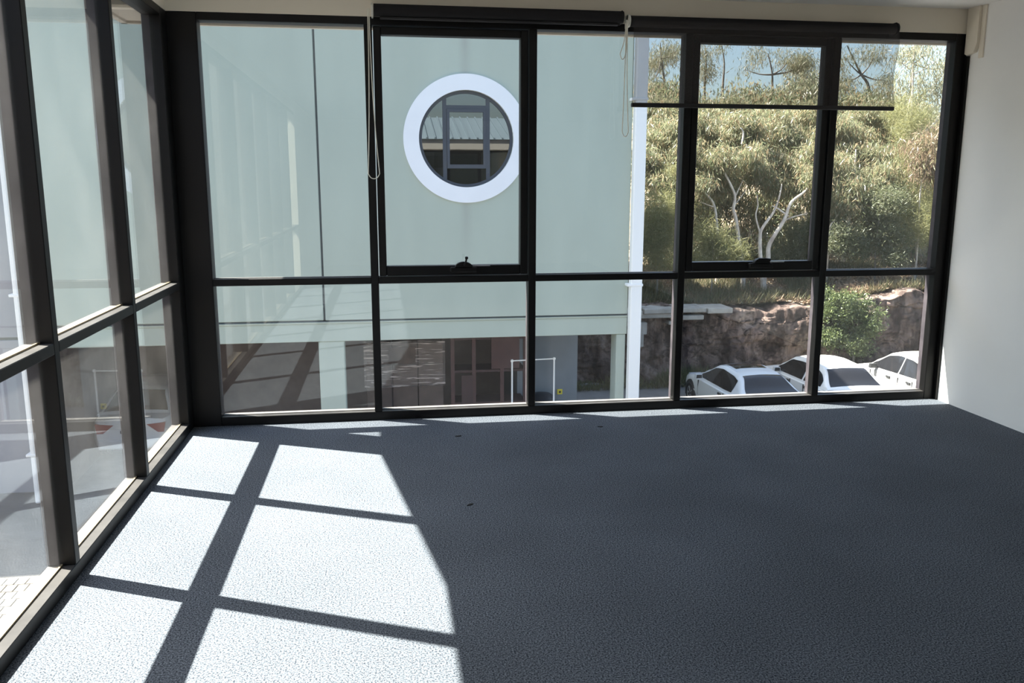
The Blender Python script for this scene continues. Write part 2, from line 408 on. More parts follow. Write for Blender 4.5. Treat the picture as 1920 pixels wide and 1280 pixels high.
# ------------------------------------------------------------------ mesh helpers
class MB:
    def __init__(s):
        s.v = []; s.f = []
    def add(s, vs, fs):
        o = len(s.v)
        s.v += [tuple(p) for p in vs]
        s.f += [tuple(i + o for i in f) for f in fs]
        return s
    def box(s, x0, x1, y0, y1, z0, z1, c=0.0):
        if c <= 0:
            vs = [(x0,y0,z0),(x1,y0,z0),(x1,y1,z0),(x0,y1,z0),(x0,y0,z1),(x1,y0,z1),(x1,y1,z1),(x0,y1,z1)]
            return s.add(vs, [(0,3,2,1),(4,5,6,7),(0,1,5,4),(1,2,6,5),(2,3,7,6),(3,0,4,7)])
        bm = bmesh.new()
        bmesh.ops.create_cube(bm, size=1)
        for v in bm.verts:
            v.co = Vector(((x0+x1)/2 + v.co.x*(x1-x0), (y0+y1)/2 + v.co.y*(y1-y0), (z0+z1)/2 + v.co.z*(z1-z0)))
        bmesh.ops.bevel(bm, geom=bm.edges[:], offset=c, segments=1, affect='EDGES', clamp_overlap=True)
        bm.verts.index_update()
        s.add([v.co[:] for v in bm.verts], [[v.index for v in f.verts] for f in bm.faces])
        bm.free()
        return s
    def prism(s, poly, axis, a, b):
        """extrude a polygon (list of 2-tuples) along an axis from a to b"""
        n = len(poly)
        def P(p, t):
            return (t, p[0], p[1]) if axis == 'x' else (p[0], t, p[1]) if axis == 'y' else (p[0], p[1], t)
        vs = [P(p, a) for p in poly] + [P(p, b) for p in poly]
        fs = [tuple(range(n))[::-1], tuple(range(n, 2*n))] + [(i, (i+1) % n, n+(i+1) % n, n+i) for i in range(n)]
        return s.add(vs, fs)
    def tube(s, pts, rad, n=8, cap=True):
        pts = [Vector(p) for p in pts]
        if not isinstance(rad, (list, tuple)):
            rad = [rad] * len(pts)
        rings = []
        prev = None
        for i, p in enumerate(pts):
            d = (pts[min(i+1, len(pts)-1)] - pts[max(i-1, 0)])
            d = d.normalized() if d.length > 1e-9 else Vector((0, 0, 1))
            if prev is None:
                a = Vector((1, 0, 0)) if abs(d.x) < 0.9 else Vector((0, 1, 0))
            else:
                a = prev
            u = (a - d * a.dot(d)).normalized()
            prev = u
            w = d.cross(u)
            rings.append([p + (u*math.cos(2*math.pi*k/n) + w*math.sin(2*math.pi*k/n)) * rad[i] for k in range(n)])
        vs = [q for r in rings for q in r]
        fs = []
        for i in range(len(pts)-1):
            for k in range(n):
                fs.append((i*n+k, i*n+(k+1) % n, (i+1)*n+(k+1) % n, (i+1)*n+k))
        if cap:
            fs.append(tuple(range(n))[::-1]); fs.append(tuple((len(pts)-1)*n+k for k in range(n)))
        return s.add(vs, fs)
    def lathe(s, prof, c, axis='x', n=24):
        """prof: list of (radius, offset along axis)"""
        vs = []; fs = []
        m = len(prof)
        for k in range(n):
            a = 2*math.pi*k/n
            for r, t in prof:
                q = (r*math.cos(a), r*math.sin(a))
                p = (t, q[0], q[1]) if axis == 'x' else (q[0], t, q[1]) if axis == 'y' else (q[0], q[1], t)
                vs.append((p[0]+c[0], p[1]+c[1], p[2]+c[2]))
        for k in range(n):
            for j in range(m-1):
                fs.append((k*m+j, ((k+1) % n)*m+j, ((k+1) % n)*m+j+1, k*m+j+1))
        return s.add(vs, fs)
    def build(s, name, material, parent=None, smooth=None):
        me = bpy.data.meshes.new(name)
        me.from_pydata(s.v, [], s.f)
        me.update()
        bm = bmesh.new(); bm.from_mesh(me)
        bmesh.ops.recalc_face_normals(bm, faces=bm.faces[:])
        bm.to_mesh(me); bm.free()
        if smooth is not None:
            me.shade_smooth()
            me.set_sharp_from_angle(angle=math.radians(smooth))
        me.materials.append(MT[material] if isinstance(material, str) else material)
        o = bpy.data.objects.new(name, me)
        COL.objects.link(o)
        if parent is not None:
            o.parent = parent
        return o

def empty(name, loc=(0, 0, 0)):
    o = bpy.data.objects.new(name, None)
    o.empty_display_size = 0.2
    COL.objects.link(o)
    o.location = loc
    return o

def tag(o, label=None, cat=None, group=None, kind=None):
    if label: o['label'] = label
    if cat: o['category'] = cat
    if group: o['group'] = group
    if kind: o['kind'] = kind
    return o

def part(name, material, parent, *box, c=0.0):
    return MB().box(*box, c=c).build(name, material, parent)

def left_pane(bb, aa, z0_, z1_):
    yc, zc = (bb+aa)/2, (z0_+z1_)/2
    h, g = (aa-bb)/2+0.004, (z1_-z0_)/2+0.004
    o = MB().box(-0.003, 0.003, -h, h, -g, g).build('pane', 'glass_left', WL)
    o.location = (-0.058, yc, zc); o.rotation_euler = (0, 0, -0.0134)
    return o

def shared(name, mesh, parent, loc=(0, 0, 0)):
    o = bpy.data.objects.new(name, mesh)
    COL.objects.link(o)
    o.parent = parent
    o.location = loc
    return o

# ================================================================== THE ROOM
XR = 5.056          # right wall
YN = -10.5          # wall behind the camera
YG = -7.0           # where the left windows end
ZC = 2.63           # ceiling
D = 0.105           # depth of the window frames
W = 0.048           # width of mullions
HS, T0, T1, HH, HT = 0.056, 0.883, 0.925, 2.43, 2.475

f = part('floor', 'carpet', None, -D, XR, YN, D, -0.3, 0.0)
tag(f, 'worn blue-grey loop pile carpet with sun patches', kind='structure')
c = part('ceiling', 'ceiling', None, -D, XR+0.15, YN, D, ZC, ZC+0.06)
tag(c, 'plain white ceiling above the cream bulkhead', kind='structure')
w = part('wall_right', 'wall_white', None, XR, XR+0.15, YN, D, -0.3, ZC)
tag(w, 'plain white plastered wall on the right', kind='structure')
w = part('wall_back', 'wall', None, -D, XR, 0.0, D, HT, ZC)
tag(w, 'cream bulkhead strip above the back windows', kind='structure')
w = MB().box(-D, 0.0, YG, 0.0, HT, ZC).box(-D, 0.0, YN, YG, 0.0, ZC).build('wall_left', 'wall')
tag(w, 'cream bulkhead strip above the left windows and wall behind the viewer', kind='structure')
w = part('wall_near', 'wall_white', None, -D, XR+0.15, YN-0.15, YN, -0.3, ZC)
tag(w, 'plain white wall behind the viewer', kind='structure')

# ---------------------------------------------------------------- back window wall
x0 = 0.166
WB = empty('window_1', (0, 0, 0))
tag(WB, 'black framed window wall across the back of the room', kind='structure')
X5 = 4.972
mull = [(x0 + i - W, x0 + i) for i in range(1, 5)]
opens = []
lo = x0
for a, b in mull:
    opens.append((lo, a)); lo = b
opens.append((lo, X5))
# corner post: an L of two boxes
MB().box(-D, x0, 0.0, D, 0, HT, c=0.004).box(-D, 0.0, -0.129, 0.0, 0, HT, c=0.004).build('corner_post', 'frame', WB)
part('jamb', 'frame', WB, X5, XR, 0.0, D, 0, HT, c=0.004)
part('head', 'frame', WB, x0, X5, 0.0, D, HH, HT, c=0.003)
part('sill', 'frame', WB, x0, X5, 0.0, D, 0.0, HS, c=0.003)
for a, b in mull:
    part('mullion', 'frame', WB, a, b, 0.0, D, HS, HH, c=0.003)
part('jamb_cover', 'frame', WB, XR-0.016, XR, -0.035, 0.0, 0.0, 2.33)
GY0, GY1 = 0.055, 0.061
for i, (a, b) in enumerate(opens):
    part('transom', 'frame', WB, a, b, 0.0, D, T0, T1, c=0.003)
    part('pane', 'glass_back', WB, a-0.004, b+0.004, GY0, GY1, HS-0.004, T0+0.004)
    part('glazing_bead', 'frame', WB, a, b, GY0-0.012, GY0-0.001, HS, HS+0.003)
    if i in (1, 3):
        s = empty('sash', (0, 0, 0)); s.parent = WB
        g = 0.006
        xa, xb, za, zb = a+g, b-g, T1+g, HH-g
        m = MB()
        fwid, fb, y0s, y1s = 0.046, 0.060, 0.012, 0.088
        m.box(xa, xa+fwid, y0s, y1s, za, zb, c=0.004).box(xb-fwid, xb, y0s, y1s, za, zb, c=0.004)
        m.box(xa+fwid, xb-fwid, y0s, y1s, za, za+fb, c=0.004).box(xa+fwid, xb-fwid, y0s, y1s, zb-fwid, zb, c=0.004)
        m.build('sash_frame', 'frame', s)
        part('sash_pane', 'glass_sash', s, xa+fwid-0.004, xb-fwid+0.004, GY0, GY1, za+fb-0.004, zb-fwid+0.004)
        # winder on the bottom rail
        xc = 1.70 if i == 1 else 3.69
        m = MB().box(xc-0.085, xc+0.085, -0.022, 0.012, za+0.018, za+0.052, c=0.006)
        prof = [(0.055*math.cos(t), 0.034*math.sin(t)) for t in [k*math.pi/14 for k in range(15)]]
        m.prism([(xc+p[0], za+0.052+p[1]) for p in prof], 'y', -0.030, 0.008)
        if i == 1:
            m.tube([(xc, -0.03, za+0.065), (xc+0.010, -0.045, za+0.085), (xc+0.014, -0.048, za+0.105)], [0.008, 0.006, 0.006], 8)
            m.lathe([(0.0, -0.010), (0.008, -0.008), (0.011, 0.0), (0.008, 0.008), (0.0, 0.010)], (xc+0.015, -0.048, za+0.112), 'z', 10)
        else:
            m.tube([(xc-0.03, -0.030, za+0.078), (xc+0.02, -0.040, za+0.080), (xc+0.05, -0.036, za+0.074)], [0.009, 0.008, 0.010], 8)
        m.build('winder', 'frame', s)
        part('keeper_strip', 'rim', s, xc+0.06, xc+0.17, 0.004, 0.012, za+fb-0.006, za+fb+0.002)
    else:
        part('pane', 'glass_back', WB, a-0.004, b+0.004, GY0, GY1, T1-0.004, HH+0.004)
        part('glazing_bead', 'frame', WB, a, b, GY0-0.012, GY0-0.001, T1, T1+0.003)

# ---------------------------------------------------------------- left window wall
WL = empty('window_2', (0, 0, 0))
tag(WL, 'black framed window wall down the left side of the room', kind='structure')
part('head', 'frame', WL, -D, 0.0, YG, -0.129, HH, HT, c=0.003)
part('sill', 'frame', WL, -D, 0.0, YG, -0.129, 0.0, HS, c=0.003)
edges = [-1.034 - 1.009*k for k in range(6)]
lo = -0.129
for e in edges:
    hi = e
    bay = [(hi, lo)]
    lo = e - W
    if lo < YG: break
    part('mullion', 'frame', WL, -D, 0.0, e-W, e, HS, HH, c=0.003)
    bb, aa = bay[0][0], bay[0][1]
    part('transom', 'frame', WL, -D, 0.0, bb, aa, T0, T1, c=0.003)
    left_pane(bb, aa, HS, T0)
    left_pane(bb, aa, T1, HH)
    part('glazing_bead', 'bead', WL, -GY0+0.001, -GY0+0.008, bb, aa, HS, HS+0.007)
    part('glazing_bead', 'bead', WL, -GY0+0.001, -GY0+0.008, bb, aa, T1, T1+0.007)
part('transom', 'frame', WL, -D, 0.0, YG, lo, T0, T1)
part('pane', 'glass_left', WL, -GY1, -GY0, YG, lo+0.004, HS-0.004, T0+0.004)
part('pane', 'glass_left', WL, -GY1, -GY0, YG, lo+0.004, T1-0.004, HH+0.004)

# ---------------------------------------------------------------- roof over the room, outside
XE = -0.395
RF = empty('roof', (0, 0, ZC))
tag(RF, 'metal sheeted roof with cream fascia over the room', kind='structure')
def rpart(name, material, mb):
    o = mb.build(name, material, RF); o.location = (0, 0, -ZC); return o
sl = 0.263
def rz(y, z0=2.80):
    return z0 + sl*(0.56 - y)
YR = -2.6
rpart('roof_deck', 'dark_room', MB().prism([(0.52, 2.72), (0.52, rz(0.52)-0.02), (YR, rz(YR)-0.02), (YN-0.3, 3.2), (YN-0.3, 3.05), (YR, rz(YR)-0.1), (0.0, 2.76)], 'x', XE+0.03, 5.6))
m = MB().prism([(0.60, rz(0.60)-0.012), (0.60, rz(0.60)), (YR, rz(YR)), (YR, rz(YR)-0.012)], 'x', XE-0.01, 5.7)
rpart('roof_sheet', 'roof_metal', m)
rib = MB().prism([(0.60, rz(0.60)), (0.60, rz(0.60)+0.045), (YR, rz(YR)+0.045), (YR, rz(YR))], 'x', -0.022, 0.022)
rib0 = rib.build('roof_rib', 'roof_metal', RF)
rib0.location = (XE+0.15, 0, -ZC)
for k in range(1, 24):
    shared('roof_rib', rib0.data, RF, (XE+0.15+0.25*k, 0, -ZC))
rpart('fascia', 'fascia', MB().box(XE, 5.7, 0.536, 0.566, 2.49, 2.80))
rpart('soffit', 'fascia', MB().box(XE, 5.7, D, 0.536, 2.505, 2.52))
rpart('bargeboard', 'fascia', MB().prism([(0.56, 2.49), (0.043, 2.49), (-1.737, 2.96), (YR, 3.185), (YN-0.3, 3.0), (YN-0.3, 3.25), (YR, rz(YR)), (0.56, 2.80)], 'x', XE, XE+0.035))
ow = MB().box(-D-0.02, 5.7, -0.05, D, -4.2, -0.30).box(-D, 0.05, YN, -0.05, -4.2, -0.30)
o = ow.build('wall_outer_base', 'outer_wall')
tag(o, 'brown outer wall of the storey below the room', kind='structure')

o = MB().box(-14, -0.2, -14.2, -14.0, -4.2, 4.6).build('wall_sky_block', 'outer_wall')  # unseen wall, added to keep bright sky out of the glass reflections
tag(o, 'plain brown unseen wall added behind the viewer to block sky reflections', kind='structure')

# ---------------------------------------------------------------- roller blinds
def roller(xa, xb, zc, drop, label, chain_x):
    b = empty('roller_blind', ((xa+xb)/2, -0.065, zc))
    tag(b, label, 'roller blind', 'roller blinds on the back bulkhead')
    def P(name, material, mb, smooth=None):
        o = mb.build(name, material, b, smooth); o.location = (-(xa+xb)/2, 0.065, -zc); return o
    y = -0.065
    r = 0.036 if drop is None else 0.033
    P('roll', 'blind_roll', MB().lathe([(0.0, xa+0.015), (r, xa+0.015), (r, xb-0.015), (0.0, xb-0.015)], (0, y, zc), 'x', 24), 40)
    for x in (xa, xb):
        s = 1 if x == xa else -1
        m = MB().box(min(x, x+s*0.012), max(x, x+s*0.012), -0.07, 0.0, zc-0.036, zc+0.04, c=0.003)
        m.lathe([(0.0, x), (0.036, x), (0.036, x+s*0.012), (0.0, x+s*0.012)], (0, -0.065, zc), 'x', 20)
        P('bracket', 'white_plastic' if x == xa else 'blind_roll', m)
    if drop is None:
        P('bottom_rail', 'bar', MB().box(xa+0.05, xb-0.03, y-0.012, y+0.012, zc-0.05, zc-0.036, c=0.003))
    else:
        zb = drop
        xa2, xb2 = xa+0.03, xb-0.005
        # cloth: hangs off the room side of the roll, its right edge cockles a little
        n, k = 24, 10
        vs, fs = [], []
        for side in (0, 1):
            for i in range(n+1):
                for j in range(k+1):
                    u, v = i/n, j/k
                    x = xa2 + (xb2-xa2)*u
                    yy = y - r - 0.001 - side*0.001 + 0.004*math.sin(9*v)*max(0, u-0.8)*5*v
                    if u > 0.999: x += 0.012*math.sin(2.5*math.pi*v)
                    vs.append((x, yy, zc + (zb-zc)*v))
        def id_(s_, i, j): return s_*(n+1)*(k+1) + i*(k+1) + j
        for i in range(n):
            for j in range(k):
                fs.append((id_(0,i,j), id_(0,i+1,j), id_(0,i+1,j+1), id_(0,i,j+1)))
        m = MB(); m.v = vs[:(n+1)*(k+1)]; m.f = fs
        P('cloth', 'blind', m, 60)
        P('bottom_rail', 'bar', MB().box(xa2-0.004, xb2+0.004, y-r-0.014, y-r+0.010, zb-0.016, zb+0.010, c=0.004))
    # bead chains: one loop each
    for (pts) in chain_x:
        P('bead_chain', 'chain', MB().tube(pts, 0.0028, 6), 60)
    return b

def loop(xt, xl, xr, zt, zb, sway=0.0, y=-0.105):
    pts = []
    for i in range(9):
        t = i/8; pts.append((xt-0.004+(xl-xt)*t**2.2+sway*math.sin(math.pi*t), y, zt+(zb+0.03-zt)*t))
    for i in range(1, 8):
        a = math.pi + math.pi*i/8
        pts.append(((xl+xr)/2+(xr-xl)/2*math.cos(a), y, zb+0.03+0.03*math.sin(a)))
    for i in range(9):
        t = 1-i/8; pts.append((xt+0.004+(xr-xt)*t**2.2+sway*math.sin(math.pi*t), y, zt+(zb+0.03-zt)*t))
    return pts
roller(1.165, 2.685, 2.500, None, 'fully rolled-up dark roller blind over the green wall view', [loop(1.150, 1.126, 1.186, 2.50, 1.53)])
roller(2.715, 4.500, 2.480, 1.985, 'half-lowered see-through dark roller blind in front of the trees',
       [loop(2.700, 2.690, 2.722, 2.48, 1.79), loop(2.694, 2.664, 2.692, 2.46, 2.25, 0.004)])

# cream cover on the right wall by the corner
cv = empty('wall_bracket_cover', (XR-0.03, -0.08, 2.33))
tag(cv, 'cream painted box cover high in the right corner by the ceiling', 'box cover')
def cp(name, mb):
    o = mb.build(name, 'wall', cv); o.location = (-(XR-0.03), 0.08, -2.33); return o
cp('cover_box', MB().prism([(-0.012, ZC), (-0.125, ZC), (-0.125, 2.40), (-0.10, 2.345), (-0.03, 2.335), (-0.012, 2.345)], 'x', XR-0.028, XR))
cp('cover_flange', MB().box(XR-0.010, XR, -0.165, -0.125, 2.305, ZC))

# little dark scraps lying on the carpet
def scrap(x, y, s, rz_, label):
    m = MB()
    pts = [(math.cos(a)*s*(1.0 if k % 2 else 0.6), math.sin(a)*s*0.35*(1.0 if k % 3 else 0.55)) for k, a in enumerate([i*math.pi/5 for i in range(10)])]
    m.prism(pts, 'z', 0.0005, 0.004)
    o = m.build('leaf_scrap', 'scrap'); o.location = (x, y, 0.0); o.rotation_euler = (0, 0, rz_)
    tag(o, label, 'leaf scrap', 'leaf scraps on the carpet')
scrap(1.62, -0.43, 0.022, 0.2, 'tiny dark leaf scrap on the carpet nearest the back windows')
scrap(1.58, -1.55, 0.020, 0.6, 'tiny dark leaf scrap on the carpet beside the largest sun patch')
scrap(2.52, -0.36, 0.018, -0.3, 'tiny dark leaf scrap on the carpet below the middle mullion')

# ================================================================== OUTSIDE
G = -4.2
d = part('driveway', 'asphalt', None, -26, 34, 0.2, 18.6, G-0.2, G)
tag(d, 'grey asphalt driveway and car park below the windows', kind='structure')
fp = part('footpath', 'grout', None, -9.0, -2.2, 3.0, 7.25, G-0.05, G+0.012)
tag(fp, 'sunlit strip of small beige pavers beside the driveway', kind='structure')
pm = None
def seen(x, y):
    v = Vector((x, y, G)) - Vector((1.2125, -5.3633, 1.5049))
    dz = v.dot(fw); u = 960 + 1590*v.dot(rt2)/dz; vv = 640 - 1590*v.dot(up2)/dz
    return -30 < u < 130 and 1030 < vv < 1260
pw_, ph_ = 0.155, 0.225
j = 0
cnt = 0
y = 3.2
while y < 7.2:
    x = -7.0 + (pw_/2 if j % 2 else 0)
    while x < -2.4:
        if seen(x, y) and cnt < 290:
            if pm is None:
                pm_o = MB().box(-pw_/2+0.006, pw_/2-0.006, -ph_/2+0.006, ph_/2-0.006, 0.0, 0.018, c=0.004).build('paver', 'paver', fp)
                pm = pm_o.data; pm_o.location = (x, y, G+0.008)
            else:
                shared('paver', pm, fp, (x, y, G+0.008 + random.uniform(-0.002, 0.002)))
            cnt += 1
        x += pw_
    y += ph_; j += 1

# ---------------------------------------------------------------- pale green building
YF = 10.4
ZT = 6.7
GB = empty('green_building', (0.4, YF, G))
tag(GB, 'pale green rendered building with a round window and open undercroft', 'building')
def gp(name, material, mb, parent=GB, smooth=None):
    o = mb.build(name, material, parent, smooth)
    if parent is GB: o.location = (-0.4, -YF, -G)
    return o
XA, XB = -5.06, 5.82
JX = 0.07
ZL = -1.0    # top of the spandrel
# left facade panel
gp('facade_panel', 'green', MB().box(XA, JX-0.018, YF, YF+0.25, ZL+0.02, ZT, c=0.01))
# right facade panel with a round opening
cx, cz, RI, RO = 2.72, 2.29, 0.86, 1.14
m = MB()
xa, xb, za, zb = JX+0.018, XB, ZL+0.02, ZT
angs = sorted([2*math.pi*k/72 for k in range(72)] + [math.atan2(zz-cz, xx-cx) % (2*math.pi) for xx in (xa, xb) for zz in (za, zb)])
def rect_hit(a):
    dx, dz = math.cos(a), math.sin(a)
    t = min(((xb-cx)/dx if dx > 1e-9 else (xa-cx)/dx if dx < -1e-9 else 1e9), ((zb-cz)/dz if dz > 1e-9 else (za-cz)/dz if dz < -1e-9 else 1e9))
    return cx+dx*t, cz+dz*t
n = len(angs)
vs = []
for yy in (YF, YF+0.25):
    for a in angs:
        vs.append((cx+RI*math.cos(a), yy, cz+RI*math.sin(a)))
        q = rect_hit(a); vs.append((q[0], yy, q[1]))
fs = []
for k in range(n):
    k2 = (k+1) % n
    fs.append((2*k, 2*k+1, 2*k2+1, 2*k2))
    o_ = 2*n
    fs.append((o_+2*k, o_+2*k2, o_+2*k2+1, o_+2*k+1))
    fs.append((2*k, 2*k2, o_+2*k2, o_+2*k))
    fs.append((2*k+1, o_+2*k+1, o_+2*k2+1, 2*k2+1))
m.add(vs, fs)
gp('facade_panel', 'green', m)
gp('expansion_joint', 'joint', MB().box(JX-0.03, JX+0.03, YF+0.03, YF+0.2, ZL, ZT))
gp('shadow_groove', 'joint', MB().box(XA, XB, YF+0.03, YF+0.2, ZL-0.015, ZL+0.02))
gp('drip_ledge', 'green', MB().prism([(YF-0.025, ZL-0.015), (YF+0.2, ZL-0.015), (YF+0.2, ZL-0.045), (YF-0.015, ZL-0.045)], 'x', XA, XB))
gp('spandrel_beam', 'green', MB().box(XA, JX+0.9, YF, YF+0.35, -1.38, ZL-0.045, c=0.008))
gp('spandrel_beam', 'green', MB().box(JX+0.905, XB, YF, YF+0.35, -1.38, ZL-0.045, c=0.008))
for (a, b) in ((-5.05, -4.72), (-0.06, 0.41), (5.62, 5.80)):
    gp('column', 'green', MB().box(a, b, YF+0.02, YF+0.42, G, -1.38, c=0.015))
gp('soffit_slab', 'soffit', MB().box(XA, XB, YF+0.3, 25.2, -1.38, -1.05))
gp('side_wall', 'green', MB().box(XB-0.2, XB, YF+0.25, 25.2, -1.05, ZT))
gp('side_wall', 'green', MB().box(XA, XA+0.2, YF+0.25, 25.2, -1.05, ZT))
gp('rear_wall', 'green', MB().box(XA, XB, 25.0, 25.2, -1.05, ZT))
gp('roof_slab', 'concrete', MB().box(XA, XB, YF+0.25, 25.0, ZT-0.3, ZT-0.05))
gp('undercroft_rear_wall', 'brown_wall', MB().box(XA, 4.1, 15.2, 15.4, G, -1.38))
gp('undercroft_side_wall', 'brown_wall', MB().box(XA, XA+0.2, YF+0.45, 15.2, G, -1.38))
gp('partition_wall', 'slate_wall', MB().box(4.05, 5.42, 12.9, 13.1, G, -1.38))
gp('partition_wall', 'slate_wall', MB().box(4.05, 4.2, 13.1, 15.2, G, -1.38))
gp('undercroft_floor', 'concrete', MB().box(XA, XB, YF, 17.2, G-0.05, G+0.012))
# round window
RW = empty('round_window', (0, 0, 0)); RW.parent = GB; RW.location = (-0.4, -YF, -G)
m = MB()
N = 96
vs = []; fs = []
for k in range(N):
    a = 2*math.pi*k/N
    for (r, yy) in ((RI, YF+0.12), (RI, YF-0.035), (RO, YF-0.035), (RO, YF)):
        vs.append((cx+r*math.cos(a), yy, cz+r*math.sin(a)))
for k in range(N):
    k2 = (k+1) % N
    for j in range(3):
        fs.append((4*k+j, 4*k2+j, 4*k2+j+1, 4*k+j+1))
m.add(vs, fs); m.build('ring_surround', 'ring', RW, 40)
m = MB(); vs = []; fs = []
RF1 = RI-0.055
for k in range(N):
    a = 2*math.pi*k/N
    for (r, yy) in ((RI, YF+0.06), (RF1, YF+0.06), (RF1, YF+0.13), (RI, YF+0.13)):
        vs.append((cx+r*math.cos(a), yy, cz+r*math.sin(a)))
for k in range(N):
    k2 = (k+1) % N
    for j in range(4):
        fs.append((4*k+j, 4*k2+j, 4*k2+(j+1) % 4, 4*k+(j+1) % 4))
m.add(vs, fs); m.build('round_frame', 'porthole_frame', RW, 40)
for xx in (2.30, 3.09):
    h = math.sqrt(max(0, RF1**2 - (xx+0.03-cx)**2))
    part('window_mullion', 'porthole_frame', RW, xx-0.005, xx+0.065, YF+0.065, YF+0.125, cz-h-0.01, cz+h+0.01)
part('window_transom', 'porthole_frame', RW, 2.365, 3.085, YF+0.067, YF+0.124, 2.82, 2.89)
MB().box(2.37, 2.42, YF+0.05, YF+0.10, 1.77, 2.82).box(3.035, 3.085, YF+0.05, YF+0.10, 1.77, 2.82).box(2.42, 3.035, YF+0.05, YF+0.10, 1.77, 1.84).box(2.42, 3.035, YF+0.05, YF+0.10, 2.77, 2.82).build('sash_frame', 'porthole_frame', RW)
MB().lathe([(0.0, YF+0.090), (RF1+0.01, YF+0.090), (RF1+0.01, YF+0.096), (0.0, YF+0.096)], (cx, 0, cz), 'y', 64).build('pane', 'porthole_glass', RW)
MB().box(1.6, 3.85, YF+0.45, YF+0.5, 1.2, 3.4).build('shade_backing', 'dark_room', RW)  # dark sheet standing in for the unlit room behind the glass

# downpipes
def downpipe(xc, w_, label):
    p = empty('downpipe', (xc, YF-0.10, G))
    tag(p, label, 'downpipe', 'white downpipes on the green building')
    o = MB().box(-w_/2, w_/2, -0.09, 0.09, 0.02, ZT-G+0.1, c=0.02).build('pipe', 'white_pipe', p)
    for z in (0.9, 3.77, 7.2, 9.6):
        MB().box(-w_/2-0.07, w_/2+0.012, -0.100, 0.0995, z, z+0.05, c=0.008).build('pipe_clip', 'white_pipe', p)
downpipe(5.935, 0.225, 'white square downpipe at the tree side of the green wall')
downpipe(-5.10, 0.085, 'thin white downpipe at the far left of the green wall')
lb = empty('lilac_building', (-9.5, 10.9, G))
tag(lb, 'pale lilac-grey building glimpsed past the thin downpipe at far left', 'building')
MB().box(-4.3, 4.22, 0.0, 5.0, 0.0, 2.9, c=0.01).build('lower_wall', 'lilac', lb)
MB().box(-4.3, 4.22, 0.0, 5.0, 2.95, 12.7, c=0.01).build('upper_wall', 'lilac', lb)
MB().box(-4.3, 4.2, 0.03, 5.0, 2.9, 2.95).build('shadow_groove', 'joint', lb)

# ---------------------------------------------------------------- things in the undercroft
ps = empty('wrapped_pallet_stack', (1.55, 12.6, G+0.012))
tag(ps, 'stack of brown cartons in wrinkled clear film behind the green column', 'pallet stack')
for i, x in enumerate((-0.75, 0.0, 0.75)):
    part('pallet_bearer', 'timber', ps, x-0.05, x+0.05, -0.5, 0.5, 0.0, 0.10)
for i in range(6):
    part('pallet_board', 'timber', ps, -0.82, 0.82, -0.5+i*0.175, -0.5+i*0.175+0.12, 0.10, 0.125)
for lv in range(5):
    for i in range(3):
        part('carton', 'carton', ps, -0.80+i*0.54, -0.80+i*0.54+0.52, -0.48+0.01*(lv % 2), 0.48, 0.13+lv*0.46, 0.13+lv*0.46+0.445, c=0.01)
wm = MB()
nx, nz = 40, 40
vs = []; fs = []
for i in range(nx+1):
    for k in range(nz+1):
        vs.append((-0.84+1.68*i/nx, -0.515-0.012*math.sin(k*2.1+i*0.13)-0.008*random.random(), 1.5+0.97*k/nz))
for i in range(nx):
    for k in range(nz):
        fs.append((i*(nz+1)+k, (i+1)*(nz+1)+k, (i+1)*(nz+1)+k+1, i*(nz+1)+k+1))
wm.add(vs, fs)
wm.build('film_wrap', 'wrap', ps, 80)
part('film_label', 'carton', ps, -0.33, 0.22, -0.545, -0.538, 2.0, 2.35)

sh = empty('maroon_rack', (3.35, 12.4, G+0.012))
tag(sh, 'tall maroon steel storage rack with panels behind the white tube frame', 'storage rack')
for x in (-0.8, -0.35, 0.25, 0.75):
    part('upright', 'maroon', sh, x-0.04, x+0.04, -0.3, -0.22, 0.0, 2.7)
for z in (0.25, 1.05, 1.75, 2.45):
    part('shelf', 'maroon_dark', sh, -0.8, 0.75, -0.28, 0.35, z, z+0.05)
part('panel', 'maroon', sh, 0.02, 0.62, -0.32, -0.285, 1.82, 2.62)
part('panel', 'maroon_dark', sh, -0.62, -0.38, -0.33, -0.30, 0.9, 1.7)
part('drawer_front', 'maroon', sh, -0.30, 0.20, -0.31, -0.285, 0.32, 0.62)
part('drawer_front', 'maroon', sh, -0.30, 0.20, -0.31, -0.285, 0.66, 0.98)
part('drawer_front', 'maroon_dark', sh, 0.30, 0.70, -0.31, -0.285, 0.32, 0.98)

tf = empty('tube_frame', (4.13, 11.3, G+0.012))
tag(tf, 'white tubular metal goal-shaped frame standing in the undercroft', 'tube frame')
for x in (-0.435, 0.435):
    MB().tube([(x, 0, 0), (x, 0, 2.14+0.02*(x > 0))], 0.018, 10).build('post', 'white_pipe', tf, 60)
    MB().lathe([(0.0, -0.03), (0.03, -0.02), (0.034, 0.0), (0.03, 0.02), (0.0, 0.03)], (x, 0, 2.15+0.02*(x > 0)), 'y', 14).build('corner_joint', 'white_pipe', tf, 60)
    MB().box(x-0.03, x+0.03, -0.3, 0.3, 0.0, 0.03, c=0.005).build('foot', 'white_pipe', tf)
MB().tube([(-0.435, 0, 2.15), (0.435, 0, 2.17)], 0.014, 10).build('crossbar', 'white_pipe', tf, 60)

ys = empty('yellow_sign', (5.02, 12.89, -3.12))
tag(ys, 'small square yellow sign on the blue-grey partition', 'sign')
part('sign_plate', 'yellow', ys, -0.06, 0.06, -0.012, 0.008, -0.06, 0.06, c=0.006)
part('sign_mark', 'trim', ys, -0.02, 0.025, -0.0135, -0.012, -0.025, 0.02)

